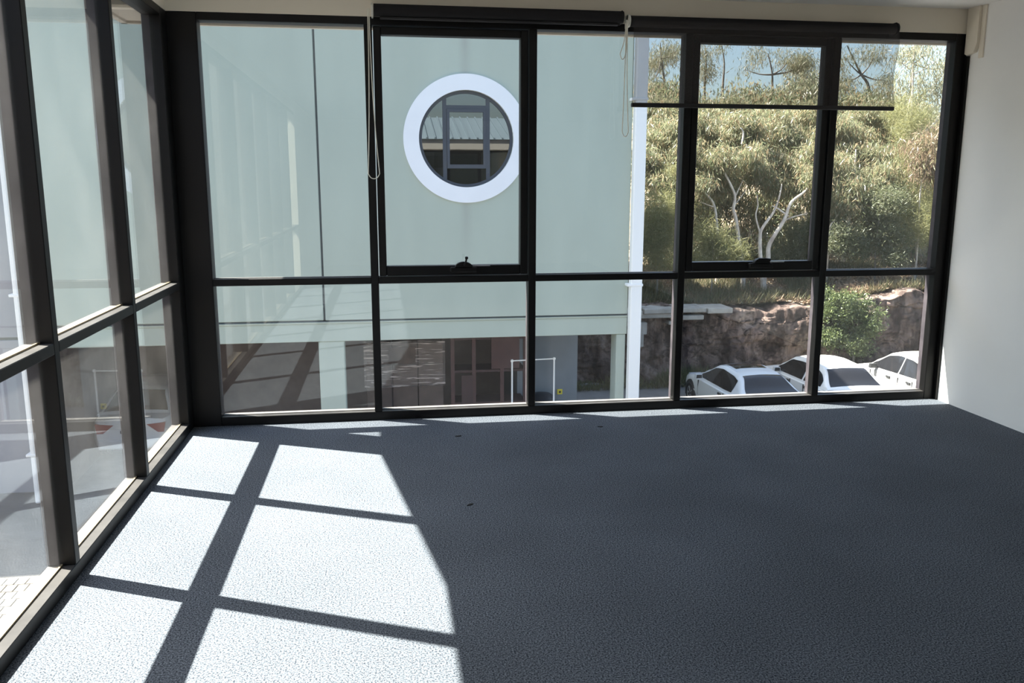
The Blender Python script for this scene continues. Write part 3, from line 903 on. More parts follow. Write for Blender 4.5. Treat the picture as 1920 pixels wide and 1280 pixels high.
bn = empty('dark_bin', (4.55, 12.55, G+0.012))
tag(bn, 'dark upright bin standing against the blue-grey partition', 'bin')
MB().lathe([(0.0, 0.02), (0.23, 0.02), (0.27, 0.95), (0.28, 1.0), (0.0, 1.0)], (0, 0, 0), 'z', 20).build('bin_body', 'dark_plastic', bn, 40)
MB().lathe([(0.29, 1.0), (0.29, 1.04), (0.20, 1.12), (0.0, 1.15)], (0, 0, 0), 'z', 20).build('bin_lid', 'dark_plastic', bn, 40)

# ---------------------------------------------------------------- cars
def lerp(tab, y):
    if y <= tab[0][0]: return tab[0][1]
    for (a, va), (b, vb) in zip(tab, tab[1:]):
        if y <= b:
            t = (y-a)/(b-a); t = t*t*(3-2*t)*0.5 + t*0.5
            return va + (vb-va)*t
    return tab[-1][1]

def car(loc, rotz, P, label, paint, inside=True):
    c = empty('car', loc); c.rotation_euler = (0, 0, rotz)
    tag(c, label, 'car', 'parked cars')
    L, Wd = P['L'], P['W']
    hw = Wd/2
    yr, yf = -L/2, L/2
    deck = P['deck']           # list (y, z) of hood / belt / boot height
    plan = [(yr, 0.80*hw), (yr+0.18, 0.93*hw), (yr+0.7, hw), (yf-0.9, hw), (yf-0.3, 0.92*hw), (yf, 0.74*hw)]
    ys_ = [yr, yr+0.06, yr+0.18, yr+0.4] + [yr+0.7+(L-1.6)*i/10 for i in range(11)] + [yf-0.6, yf-0.3, yf-0.12, yf]
    m = MB(); ring = None
    vs = []; fs = []
    for i, y in enumerate(ys_):
        h = lerp(plan, y); zt = lerp(deck, y)
        zb = 0.22 + 0.10*max(0, (abs(y)-(L/2-0.5))/0.5)
        if i in (0, len(ys_)-1): zt -= 0.10; zb += 0.06
        sec = [(0, zb), (0.86*h, zb), (0.97*h, zb+0.08), (h, zb+0.22), (h*0.995, (zb+zt)/2+0.06), (h*0.965, zt-0.06), (h*0.90, zt-0.008), (h*0.5, zt+0.016), (0, zt+0.022)]
        full = [(x, z) for x, z in sec] + [(-x, z) for x, z in sec[-2:0:-1]]
        ring = len(full)
        vs += [(x, y, z) for x, z in full]
    for i in range(len(ys_)-1):
        for k in range(ring):
            fs.append((i*ring+k, i*ring+(k+1) % ring, (i+1)*ring+(k+1) % ring, (i+1)*ring+k))
    fs.append(tuple(range(ring))); fs.append(tuple((len(ys_)-1)*ring+k for k in range(ring)))
    m.add(vs, fs)
    m.build('body', paint, c, 38)
    # greenhouse
    roof = P['roof']           # list (y, z) from rear-window foot to windscreen foot
    y0, y1 = roof[0][0], roof[-1][0]
    belt = lambda y: lerp(deck, y) - 0.03
    rp = [roof[0][0]]
    npts = 30
    yy = [y0+(y1-y0)*i/npts for i in range(npts+1)]
    hb = 0.93*hw; ht = P['rw']/2
    def top(y): return max(lerp(roof, y), belt(y)+0.01)
    def side(y, z, off=0.0):
        zb_, zm = belt(y), P['H']
        t = max(0, min(1, (z-zb_)/(zm-zb_)))
        return hb + (ht+0.03-hb)*t**0.9 + off
    vs = []; fs = []
    for y in yy:
        zt, zb_ = top(y), belt(y)
        hgt = zt-zb_
        sec = []
        for t in (0.0, 0.3, 0.6, 0.85):
            z = zb_+hgt*t*(1 if hgt < 0.1 else (hgt-0.05)/hgt)
            sec.append((side(y, z), z))
        e = side(y, zt)
        sec += [(e-0.05, zt-0.012 if hgt > 0.1 else zt), (e*0.5, zt+0.014), (0, zt+0.02)]
        full = sec + [(-x, z) for x, z in sec[-2::-1]]
        ring = len(full)
        vs += [(x, y, z) for x, z in full]
    for i in range(npts):
        for k in range(ring-1):
            fs.append((i*ring+k, i*ring+k+1, (i+1)*ring+k+1, (i+1)*ring+k))
    MB().add(vs, fs).build('roof_shell', paint, c, 35)
    # glass
    def side_win(ya, yb, s, name='side_window'):
        n = 14; v = []; fc = []
        for i in range(n+1):
            y = ya+(yb-ya)*i/n
            za = belt(y)+0.045
            zc_ = max(za+0.004, top(y)-0.075)
            for j in range(5):
                z = za+(zc_-za)*j/4
                v.append((s*(side(y, z)+0.008), y, z))
        for i in range(n):
            for j in range(4):
                fc.append((i*5+j, (i+1)*5+j, (i+1)*5+j+1, i*5+j+1))
        MB().add(v, fc).build(name, 'car_win', c, 40)
    for s in (-1, 1):
        for (ya, yb) in P['wins']:
            side_win(ya, yb, s)
    def end_win(ya, yb, name):
        n = 8; v = []; fc = []
        for i in range(n+1):
            y = ya+(yb-ya)*i/n; z = top(y)
            nx_ = 10
            for k in range(nx_+1):
                t = -1+2*k/nx_
                e = (side(y, z)-0.085)
                crown = 0.02*(1-t*t)
                v.append((e*t, y, z+0.012+crown-0.006*abs(t)))
        for i in range(n):
            for k in range(10):
                fc.append((i*11+k, (i+1)*11+k, (i+1)*11+k+1, i*11+k+1))
        MB().add(v, fc).build(name, 'car_win', c, 40)
    end_win(*P['rear_win'], 'rear_window')
    end_win(*P['front_win'], 'windscreen')
    if P.get('sunroof'):
        ya, yb = P['sunroof']
        v = []; fc = []
        for i in range(5):
            y = ya+(yb-ya)*i/4
            for k in range(7):
                t = -1+2*k/6
                v.append(((ht-0.10)*t, y, top(y)+0.010+0.016*(1-t*t)))
        for i in range(4):
            for k in range(6):
                fc.append((i*7+k, (i+1)*7+k, (i+1)*7+k+1, i*7+k+1))
        MB().add(v, fc).build('sunroof', 'car_win', c, 40)
    # wheels
    for s in (-1, 1):
        for wy in (yr+0.80, yf-0.82):
            hx = lerp(plan, wy)
            a = MB(); pr = [(0.365*math.cos(t), 0.365*math.sin(t)) for t in [math.pi*i/16 for i in range(17)]]
            poly = [(wy+p[0], 0.30+p[1]) for p in pr] + [(wy-0.365, 0.20), (wy+0.365, 0.20)]
            a.prism(poly, 'x', s*(hx-0.05), s*(hx+0.005))
            a.build('wheel_arch', 'trim', c)
            w_ = empty('wheel', (s*(hx-0.09), wy, 0.30)); w_.parent = c
            MB().lathe([(0.19, s*0.105), (0.27, s*0.11), (0.30, s*0.08), (0.30, -s*0.08), (0.19, -s*0.10)], (0, 0, 0), 'x', 24).build('tyre', 'tyre', w_, 40)
            MB().lathe([(0.0, s*0.085), (0.05, s*0.095), (0.06, s*0.075), (0.17, s*0.085), (0.195, s*0.105), (0.195, 0.0)], (0, 0, 0), 'x', 20).build('rim', 'rim', w_, 40)
            for q in range(5):
                a_ = 2*math.pi*q/5
                MB().tube([(s*0.090, 0.05*math.cos(a_), 0.05*math.sin(a_)), (s*0.098, 0.17*math.cos(a_), 0.17*math.sin(a_))], 0.018, 6).build('spoke', 'rim', w_)
    # mirrors, handles, lamps, bumper strips
    for s in (-1, 1):
        my = P['mirror']
        mz = belt(my)+0.09
        mi = MB().prism([(-0.09, -0.055), (0.09, -0.055), (0.08, 0.055), (-0.075, 0.06)], 'y', -0.05, 0.06)
        o = mi.build('mirror', P.get('mirror_mat', paint), c); o.location = (s*(hb+0.10), my, mz)
        g = MB().prism([(-0.075, -0.042), (0.075, -0.042), (0.068, 0.044), (-0.062, 0.048)], 'y', -0.056, -0.050).build('mirror_glass', 'trim', o)
        for hy in P['handles']:
            hx = lerp(plan, hy)
            MB().box(min(s*(hx-0.03), s*(hx+0.012)), max(s*(hx-0.03), s*(hx+0.012)), hy-0.09, hy+0.09, belt(hy)-0.115, belt(hy)-0.06, c=0.008).build('door_handle', P.get('handle_mat', 'trim'), c)
        zl = lerp(deck, yr+0.1)
        lx = 0.80*hw
        ta = MB().prism([(s*(lx-0.34), zl-0.10), (s*(lx+0.02), zl-0.07), (s*(lx-0.01), zl-0.27), (s*(lx-0.13), zl-0.27)] if P.get('wedge') else
                        [(s*(lx-0.28), zl-0.13), (s*(lx+0.02), zl-0.11), (s*(lx+0.02), zl-0.27), (s*(lx-0.28), zl-0.27)], 'y', yr-0.012, yr+0.10)
        ta.build('tail_lamp', 'red_lamp', c)
        MB().box(min(s*0.30*hw, s*0.70*hw), max(s*0.30*hw, s*0.70*hw), yf-0.09, yf+0.006, 0.55, 0.66, c=0.01).build('head_lamp', 'rim', c)
    zl = lerp(deck, yr+0.1)
    MB().box(-0.78*hw, 0.78*hw, yr-0.05, yr+0.1, 0.32, 0.52, c=0.03).build('rear_bumper', paint, c)
    MB().box(-0.70*hw, 0.70*hw, yf-0.1, yf+0.04, 0.30, 0.48, c=0.03).build('front_bumper', paint, c)
    MB().box(-0.20, 0.20, yr-0.018, yr+0.05, zl-0.28, zl-0.22, c=0.004).build('plate_recess', 'trim', c)
    for s in (-1, 1):
        for k, gy in enumerate(P['seams']):
            hx = lerp(plan, gy)
            MB().box(min(s*(hx-0.04), s*(hx+0.002)), max(s*(hx-0.04), s*(hx+0.002)), gy-0.004, gy+0.004, 0.40, belt(gy)-0.03).build('door_seam', 'trim', c)
    return c

MT['car_win'] = mat('dark_tinted_car_window', (0.012, 0.012, 0.014), 0.04, 0.0, 0.4)
coupe = dict(L=4.40, W=1.70, H=1.32, rw=0.98,
    deck=[(-2.2, 0.88), (-1.6, 0.92), (-0.6, 0.86), (0.6, 0.84), (1.3, 0.80), (1.9, 0.70), (2.2, 0.58)],
    roof=[(-1.75, 0.93), (-1.50, 1.02), (-1.05, 1.25), (-0.75, 1.30), (-0.1, 1.32), (0.25, 1.28), (0.75, 1.05), (1.15, 0.84)],
    wins=[(-1.05, 0.86)], rear_win=(-1.66, -0.98), front_win=(0.34, 1.08), sunroof=(-0.42, 0.18), mirror=0.72, handles=[-0.55], seams=[-0.75, 0.85])
hatch = dict(L=4.20, W=1.66, H=1.38, rw=1.02,
    deck=[(-2.1, 0.92), (-1.7, 0.95), (-0.6, 0.90), (0.6, 0.88), (1.2, 0.86), (1.8, 0.78), (2.1, 0.66)],
    roof=[(-1.72, 0.95), (-1.58, 1.02), (-1.15, 1.30), (-0.95, 1.35), (-0.2, 1.38), (0.35, 1.34), (0.80, 1.10), (1.15, 0.88)],
    wins=[(-1.36, -0.52), (-0.44, 0.90)], rear_win=(-1.64, -1.12), front_win=(0.42, 1.08), mirror=0.70, handles=[-0.75, 0.12], seams=[-1.0, -0.66, 0.05, 0.85])
dusty = dict(L=4.15, W=1.66, H=1.40, rw=1.00,
    deck=[(-2.07, 0.90), (-1.6, 0.94), (-0.6, 0.90), (0.6, 0.86), (1.2, 0.82), (1.8, 0.72), (2.07, 0.60)],
    roof=[(-1.70, 0.93), (-1.45, 1.08), (-1.05, 1.32), (-0.6, 1.39), (-0.1, 1.40), (0.3, 1.34), (0.80, 1.08), (1.15, 0.84)],
    wins=[(-1.15, -0.32), (-0.28, 0.90)], rear_win=(-1.62, -1.10), front_win=(0.40, 1.08), mirror=0.66, mirror_mat='trim', handles=[-0.85, 0.02], seams=[-1.0, -0.40, 0.85])
wedge = dict(hatch); wedge['wedge'] = True
car((9.88, 14.0, G), 0.0, coupe, 'white coupe with dark sunroof parked at the left of the row', 'car_white')
car((12.12, 14.36, G), 0.0, hatch, 'bright sunlit white hatchback in the middle of the row', 'car_cream')
car((14.90, 14.50, G), 0.0, dusty, 'dusty dappled white car at the right of the row', 'car_dusty')
car((-4.05, 14.45, G+0.012), 0.0, wedge, 'white car with red wedge tail lamps in the undercroft at left', 'car_white')
# papers on the parcel shelf of the hatchback
# ---------------------------------------------------------------- kerb, rock face, hillside
ap = part('concrete_apron', 'concrete', None, 5.9, 24.0, 15.6, 17.35, G, G+0.01)
tag(ap, 'pale concrete strip between the asphalt and the kerb', kind='structure')
kb = part('kerb', 'concrete', None, 5.9, 24.0, 17.35, 17.55, G, G+0.13, c=0.02)
tag(kb, 'low grey concrete kerb below the rock face', kind='structure')

def vnoise(x, y, seed=0):
    """cheap smooth value noise for numpy arrays"""
    xi, yi = np.floor(x).astype(int), np.floor(y).astype(int)
    xf, yf_ = x-xi, y-yi
    def h(a, b):
        n_ = (a*374761393 + b*668265263 + seed*974711) & 0x7fffffff
        n_ = ((n_ ^ (n_ >> 13)) * 1274126177) & 0x7fffffff
        return (n_ & 0xffff)/65535.0
    u, v = xf*xf*(3-2*xf), yf_*yf_*(3-2*yf_)
    return (h(xi, yi)*(1-u)+h(xi+1, yi)*u)*(1-v) + (h(xi, yi+1)*(1-u)+h(xi+1, yi+1)*u)*v

def np_mesh(name, V, F, material, parent=None, smooth=False):
    me = bpy.data.meshes.new(name)
    nv, nf = len(V), len(F); k = F.shape[1]
    me.vertices.add(nv); me.vertices.foreach_set('co', V.astype(np.float32).ravel())
    me.loops.add(nf*k); me.loops.foreach_set('vertex_index', F.astype(np.int32).ravel())
    me.polygons.add(nf)
    me.polygons.foreach_set('loop_start', np.arange(0, nf*k, k, dtype=np.int32))
    me.polygons.foreach_set('loop_total', np.full(nf, k, dtype=np.int32))
    me.update(calc_edges=True)
    if smooth: me.shade_smooth()
    me.materials.append(MT[material])
    o = bpy.data.objects.new(name, me)
    COL.objects.link(o)
    if parent is not None: o.parent = parent
    return o

def grid_faces(nu, nv):
    i, j = np.meshgrid(np.arange(nu-1), np.arange(nv-1), indexing='ij')
    a = (i*nv+j).ravel()
    return np.stack([a, a+nv, a+nv+1, a+1], 1)

def rock_top(x):
    return -1.98 + 0.10*np.sin(x*0.9) + 0.35*np.clip((x-14.2)/2.0, 0, 1)
nu, nv = 420, 72
U, Vv = np.meshgrid(np.linspace(5.9, 24, nu), np.linspace(0, 1, nv), indexing='ij')
zt = rock_top(U)
Z = G - 0.05 + (zt - G + 0.05)*np.minimum(Vv/0.86, 1)
Yb = 17.85 + 0.30*Vv + (Vv > 0.86)*(Vv-0.86)*8.0
blk = vnoise(U*0.75, Z*1.5, 3); col_ = vnoise(U*2.6, Z*0.8, 5); fine = vnoise(U*7, Z*6, 9)
blk2 = vnoise(U*1.7+5, Z*2.8, 13)
Yb = Yb + (Vv < 0.93)*(-0.42*(np.floor(blk*5)/5) - 0.20*(np.floor(blk2*4)/4) - 0.22*col_ - 0.12*fine)
Z = Z + (Vv > 0.7)*0.30*(vnoise(U*2.2, Vv*9, 4)-0.5) - 0.25*(Vv > 0.75)*np.floor(vnoise(U*0.9, Vv*2, 14)*3)/3
rk = np_mesh('rock_face', np.stack([U.ravel(), Yb.ravel(), Z.ravel()], 1), grid_faces(nu, nv), 'rock')
tag(rk, 'cut brown sandstone rock face behind the parked cars', kind='structure')

def hill_z(x, y):
    b = -1.98 + 0.35*np.clip((x-14.2)/2.0, 0, 1)
    s = np.clip(y-19.0, 0, None)
    return b + 0.16*s + 0.012*np.clip(y-22, 0, None)**1.6 + 0.16*(vnoise(x*0.8, y*0.8, 2)-0.5) + 0.08*(vnoise(x*2.7, y*2.7, 6)-0.5)
nu, nv = 150, 90
U, Vv = np.meshgrid(np.linspace(5.9, 46, nu), np.linspace(18.4, 48, nv), indexing='ij')
hl = np_mesh('hillside', np.stack([U.ravel(), Vv.ravel(), hill_z(U, Vv).ravel()], 1), grid_faces(nu, nv), 'soil', smooth=True)
tag(hl, 'brown leaf-strewn bush slope above the rock face', kind='structure')

# cap stones on the left of the rock face
cs = empty('retaining_wall_cap', (9.5, 17.6, -2.2))
tag(cs, 'broken row of flat grey sandstone blocks capping the rock face', 'stone capping')
def block(x0_, x1_, z0_, z1_, y0_=17.10, y1_=18.0):
    o = MB().box(x0_, x1_, y0_+random.uniform(0, 0.06), y1_, z0_, z1_, c=0.02).build('cap_stone', 'cap', cs)
    o.location = (-9.5, -17.6, 2.2); o.rotation_euler = (0, random.uniform(-0.006, 0.006), 0)
for a, b in ((7.2, 8.25), (8.26, 9.35), (9.36, 10.1), (10.11, 10.85)):
    block(a, b, -2.10+random.uniform(-0.01, 0.01), -1.96)
for a, b in ((7.0, 8.0), (8.02, 9.1), (9.12, 10.05)):
    block(a, b, -2.25, -2.115, 17.16)
block(7.9, 8.42, -2.62, -2.27, 17.2); block(7.86, 8.30, -3.05, -2.63, 17.22); block(9.05, 9.32, -2.36, -2.26, 17.2)

# ---------------------------------------------------------------- foliage
def leaves_np(centres, radii, n, length, width, droop, clump=0.22, nclump=60, shell=0.5):
    """n rhombic leaves gathered in clumps inside the given ellipsoids"""
    vol = np.array([r[0]*r[1]*r[2] for r in radii])**0.7
    pick = RNG.choice(len(centres), size=nclump, p=vol/vol.sum())
    C = np.array(centres)[pick]; Rr = np.array(radii)[pick]
    d = RNG.normal(size=(nclump, 3)); d /= np.linalg.norm(d, axis=1)[:, None]
    r = RNG.random(nclump)**shell
    cc = C + d*Rr*r[:, None]
    k = RNG.integers(0, nclump, n)
    p = cc[k] + RNG.normal(size=(n, 3))*clump*np.array([1, 1, 0.8])
    ax = RNG.normal(size=(n, 3)); ax[:, 2] -= droop
    ax /= np.linalg.norm(ax, axis=1)[:, None]
    q = RNG.normal(size=(n, 3)); q -= ax*(q*ax).sum(1)[:, None]; q /= np.linalg.norm(q, axis=1)[:, None]
    L_ = (length*(0.65+0.7*RNG.random(n)))[:, None]; W_ = (width*(0.7+0.6*RNG.random(n)))[:, None]
    V = np.stack([p, p+ax*L_*0.45+q*W_*0.5, p+ax*L_, p+ax*L_*0.45-q*W_*0.5], 1).reshape(-1, 3)
    F = np.arange(4*n).reshape(-1, 4)
    return V, F

def plant(name, base, label, cat, group, centres, radii, n, leaf, trunks=(), bark='bark_white', nclump=60, clump=0.22, length=0.20, width=0.023, droop=1.9, shell=0.5):
    trunks = [(list(p_), a_, b_) for p_, a_, b_ in trunks]
    if base[1] > 18.4 and trunks:
        p0 = trunks[0][0][0]
        gz = float(hill_z(np.array([p0[0]]), np.array([p0[1]]))[0])
        if p0[2] > gz:
            trunks[0][0].insert(0, (p0[0], p0[1], gz-0.05))
        base = (p0[0], p0[1], min(gz, p0[2]))
    t = empty(name, base)
    tag(t, label, cat, group)
    V, F = leaves_np(centres, radii, n, length, width, droop, clump, nclump, shell)
    o = np_mesh('foliage', V-np.array(base), F, leaf, t)
    o['kind'] = 'stuff'
    for i, (pts, r0, r1) in enumerate(trunks):
        pts = [Vector(p)-Vector(base) for p in pts]
        sm = []
        for a in range(len(pts)-1):
            p0, p1, p2, p3 = pts[max(a-1, 0)], pts[a], pts[a+1], pts[min(a+2, len(pts)-1)]
            for s_ in range(4):
                u = s_/4
                sm.append(0.5*((2*p1)+(p2-p0)*u+(2*p0-5*p1+4*p2-p3)*u*u+(3*p1-p0-3*p2+p3)*u**3))
        sm.append(pts[-1])
        rad = [0.66*(r0+(r1-r0)*k/(len(sm)-1)) for k in range(len(sm))]
        MB().tube(sm, rad, 8).build('trunk' if i == 0 else 'branch', bark, t, 60)
    return t

CAMP = Vector((1.2125, -5.3633, 1.5049))   # camera position; plants are placed by projecting image pixels from it
def at(u, v, y):
    """image pixel (u, v) projected from the camera onto the vertical plane y = const"""
    dd = rt2*((u-960)/1590) + up2*((640-v)/1590) + fw
    t = (y-CAMP.y)/dd.y
    return tuple(CAMP + dd*t)
def trunk(y, pts, dy=0.0):
    return [at(u, v, y+dy*i) for i, (u, v) in enumerate(pts)]
def ball(u, v, y, ru, rv, ry):
    """ellipsoid centre and radii from an outline in image coordinates; ru, rv in photograph pixels at that distance"""
    s = (y-CAMP.y)/1590*1.03
    return at(u, v, y), (ru*s, ry, rv*s)
def balls(lst):
    c_, r_ = [], []
    for b in lst:
        a, b_ = ball(*b)
        for k in range(5):
            dlt = RNG.uniform(-0.62, 0.62, 3)
            c_.append(tuple(np.array(a)+dlt*np.array(b_)*np.array([1, 1.3, 1])))
            q_ = RNG.uniform(0.45, 0.75); r_.append(tuple(np.array(b_)*q_))
    return c_, r_

# pale forked gum in the middle
C_, R_ = balls([(1440, 245, 21.8, 70, 35, 0.8), (1500, 300, 20.6, 45, 32, 0.6), (1420, 300, 20.7, 45, 30, 0.6), (1475, 212, 22.8, 60, 28, 0.8), (1495, 340, 20.9, 42, 28, 0.5), (1425, 335, 20.9, 40, 26, 0.4), (1525, 330, 19.8, 16, 28, 0.4)])
b0 = at(1432, 548, 20.0)
plant('forked_gum_tree', b0, 'pale barked gum with two forked trunks standing above the rock face', 'tree', 'gum trees on the slope', C_, R_, 30000, 'gum',
      [(trunk(20.0, [(1432, 552), (1432, 520), (1440, 487), (1443, 457), (1470, 413), (1483, 380), (1510, 358), (1524, 335)]), 0.16, 0.035),
       (trunk(20.0, [(1430, 525), (1426, 487), (1425, 447), (1429, 428), (1450, 398), (1460, 373), (1466, 345)]), 0.12, 0.03),
       (trunk(20.0, [(1425, 437), (1417, 405), (1421, 385), (1419, 365)]), 0.05, 0.02),
       (trunk(20.0, [(1470, 413), (1492, 405), (1515, 400)]), 0.045, 0.015),
       (trunk(20.0, [(1478, 405), (1460, 392), (1448, 386)]), 0.05, 0.03)], nclump=130, clump=0.17)
# single pale gum left of it
C_, R_ = balls([(1350, 248, 21.7, 50, 32, 0.7), (1325, 300, 20.6, 45, 30, 0.6), (1390, 250, 21.5, 45, 32, 0.7), (1370, 212, 22.8, 60, 26, 0.8), (1312, 345, 20.0, 28, 22, 0.4), (1400, 310, 20.8, 28, 26, 0.45), (1345, 340, 21.0, 40, 28, 0.5)])
plant('slender_gum_tree', at(1393, 515, 20.2), 'slender white barked gum with one bent trunk left of the forked gum', 'tree', 'gum trees on the slope', C_, R_, 27000, 'gum',
      [(trunk(20.2, [(1393, 520), (1390, 483), (1380, 413), (1375, 393), (1378, 367), (1367, 340), (1352, 310), (1347, 283)]), 0.13, 0.03),
       (trunk(20.2, [(1378, 370), (1386, 352), (1393, 338)]), 0.035, 0.015),
       (trunk(20.2, [(1377, 385), (1390, 368), (1399, 356)]), 0.025, 0.01),
       (trunk(20.2, [(1391, 270), (1394, 250), (1389, 240)]), 0.05, 0.03)], nclump=130, clump=0.17)
# leaning thin gum further left
C_, R_ = balls([(1240, 255, 21.6, 45, 35, 0.8), (1285, 235, 22.2, 40, 35, 0.8), (1228, 305, 20.5, 38, 28, 0.6), (1290, 295, 20.8, 35, 28, 0.6), (1240, 335, 20.0, 38, 22, 0.5), (1250, 212, 22.9, 55, 25, 0.8)])
plant('leaning_gum_tree', at(1345, 440, 20.4), 'leaning thin gum with spreading twigs beside the white downpipe', 'tree', 'gum trees on the slope', C_, R_, 27000, 'gum',
      [(trunk(20.4, [(1346, 470), (1343, 410), (1337, 380), (1320, 360), (1297, 340), (1275, 315)]), 0.09, 0.02),
       (trunk(20.4, [(1339, 388), (1330, 385), (1312, 378)]), 0.03, 0.012)], nclump=120, clump=0.17)
# right-hand gum mass
C_, R_ = balls([(1600, 240, 22.0, 65, 35, 0.8), (1625, 295, 20.9, 55, 32, 0.7), (1575, 320, 20.4, 40, 32, 0.6), (1640, 215, 22.8, 50, 28, 0.8), (1600, 365, 19.6, 50, 30, 0.5), (1640, 340, 20.1, 35, 28, 0.5)])
plant('drooping_gum_tree', at(1580, 480, 20.6), 'dense drooping gum right of the dark sash stile', 'tree', 'gum trees on the slope', C_, R_, 36000, 'gum',
      [(trunk(20.0, [(1556, 432), (1563, 415), (1574, 398), (1583, 388)]), 0.05, 0.02),
       (trunk(20.4, [(1580, 490), (1590, 420), (1600, 350), (1605, 280)]), 0.12, 0.03),
       (trunk(20.0, [(1583, 440), (1592, 430), (1598, 418)]), 0.03, 0.012)], nclump=160, clump=0.17)
# reddish sapling far right
C_, R_ = balls([(1740, 275, 19.6, 32, 28, 0.6), (1730, 315, 19.4, 32, 25, 0.5), (1755, 320, 19.6, 25, 30, 0.5)])
plant('reddish_gum_sapling', at(1722, 430, 19.5), 'reddish leaved gum sapling at the right window edge', 'tree', 'gum trees on the slope', C_, R_, 7000, 'gum_pink',
      [(trunk(19.5, [(1722, 440), (1724, 380), (1728, 340), (1735, 300)]), 0.05, 0.02)], nclump=60)
# pale branched gum far right behind
C_, R_ = balls([(1735, 165, 23, 55, 25, 0.9), (1760, 120, 23.2, 40, 40, 0.8), (1700, 130, 23, 30, 35, 0.8), (1720, 205, 22.8, 50, 22, 0.7)])
plant('branched_gum_tree', at(1716, 300, 23.0), 'sunlit gum with several bare pale branches at upper right', 'tree', 'gum trees on the slope', C_, R_, 4800, 'gum_far',
      [(trunk(23, [(1712, 330), (1709, 270), (1710, 200), (1712, 140), (1714, 90)]), 0.11, 0.03),
       (trunk(23, [(1707, 258), (1698, 235), (1703, 200), (1710, 175)]), 0.05, 0.02),
       (trunk(23, [(1728, 250), (1750, 232), (1768, 205)]), 0.05, 0.02), (trunk(23, [(1740, 246), (1758, 225), (1772, 215)]), 0.04, 0.02),
       (trunk(23, [(1712, 240), (1722, 220), (1734, 195)]), 0.035, 0.015), (trunk(23, [(1706, 130), (1690, 118), (1672, 112)]), 0.03, 0.01),
       (trunk(23, [(1712, 140), (1735, 128), (1758, 112)]), 0.03, 0.01)], nclump=70, clump=0.28)
# feathery olive shrubs
C_, R_ = balls([(1235, 400, 19.6, 45, 55, 0.8), (1225, 460, 19.3, 45, 45, 0.7), (1265, 360, 19.8, 30, 35, 0.6)])
plant('feathery_shrub', at(1232, 520, 19.4), 'dark feathery olive shrub next to the white downpipe', 'shrub', 'shrubs on the slope', C_, R_, 20000, 'casuarina',
      [(trunk(19.4, [(1232, 530), (1234, 470), (1240, 400)]), 0.06, 0.02)], 'bark_grey', nclump=110, clump=0.2, length=0.24, width=0.010, droop=0.3)
C_, R_ = balls([(1335, 450, 19.3, 40, 35, 0.6), (1360, 475, 19.2, 35, 25, 0.5), (1310, 480, 19.2, 30, 25, 0.5)])
plant('feathery_shrub', at(1335, 520, 19.3), 'low olive shrub at the foot of the slender gum', 'shrub', 'shrubs on the slope', C_, R_, 12000, 'casuarina',
      [(trunk(19.3, [(1335, 520), (1337, 480), (1335, 440)]), 0.04, 0.015)], 'bark_grey', nclump=70, clump=0.18, length=0.22, width=0.010, droop=-0.3)
C_, R_ = balls([(1715, 430, 19.4, 55, 50, 0.8), (1745, 380, 19.6, 40, 40, 0.6), (1690, 360, 20.6, 35, 70, 0.7), (1690, 250, 21.6, 35, 60, 0.7)])
plant('feathery_shrub', at(1720, 500, 19.5), 'light green feathery shrub beneath the reddish sapling', 'shrub', 'shrubs on the slope', C_, R_, 26000, 'casuarina',
      [(trunk(19.5, [(1718, 510), (1716, 450), (1712, 390)]), 0.06, 0.02)], 'bark_grey', nclump=130, clump=0.2, length=0.24, width=0.010, droop=-0.2)
C_, R_ = balls([(1655, 400, 19.6, 45, 50, 0.7), (1640, 455, 19.4, 50, 40, 0.7), (1580, 455, 19.5, 40, 40, 0.6)])
plant('dark_wattle_shrub', at(1640, 510, 19.5), 'dark rounded wattle shrub under the drooping gum', 'shrub', 'shrubs on the slope', C_, R_, 20000, 'wattle',
      [(trunk(19.5, [(1640, 515), (1642, 460), (1650, 400)]), 0.06, 0.02)], 'bark_grey', nclump=110, clump=0.18, length=0.12, width=0.02, droop=0.3)
C_, R_ = balls([(1500, 450, 20.6, 45, 40, 0.6), (1470, 470, 20.8, 45, 35, 0.6), (1540, 430, 21, 35, 50, 0.6)])
plant('dark_wattle_shrub', at(1500, 520, 20.8), 'tangled dark shrub behind the forked gum trunks', 'shrub', 'shrubs on the slope', C_, R_, 14000, 'wattle',
      [(trunk(20.8, [(1500, 520), (1502, 470), (1498, 430)]), 0.05, 0.02)], 'bark_grey', nclump=90, clump=0.2, length=0.14, width=0.02, droop=0.2)
# dense thicket behind it all: several bushy trees in a row
thick = [('thicket_tree', 1240, 330, 'bushy grey-green tree filling the view behind the leaning gum'),
         ('thicket_tree', 1345, 350, 'bushy grey-green tree filling the view behind the slender gum'),
         ('thicket_tree', 1450, 350, 'bushy grey-green tree filling the view behind the forked gum'),
         ('thicket_tree', 1555, 340, 'bushy grey-green tree filling the view behind the sash stile'),
         ('thicket_tree', 1655, 330, 'bushy grey-green tree filling the view behind the drooping gum'),
         ('thicket_tree', 1755, 340, 'bushy grey-green tree filling the view behind the reddish sapling')]
for i, (nm, u, v, lab) in enumerate(thick):
    yy = 24.0 + 0.5*(i % 2)
    C_, R_ = balls([(u, v, yy, 75, 90, 1.2), (u+10, v+90, yy-0.6, 75, 70, 1.0), (u-10, v-95, yy+0.6, 65, 45, 1.0), (u+25, v+150, yy-1, 60, 40, 0.8)])
    base = at(u, 500, yy)
    plant(nm, base, lab, 'tree', 'thicket trees up the slope', C_, R_, 17000, 'gum_far' if i % 2 else 'gum',
          [(trunk(yy, [(u, 520), (u+4, 430), (u-3, 330), (u+6, 240)]), 0.12, 0.04)], 'bark_grey', nclump=120, clump=0.3, length=0.22, width=0.042)
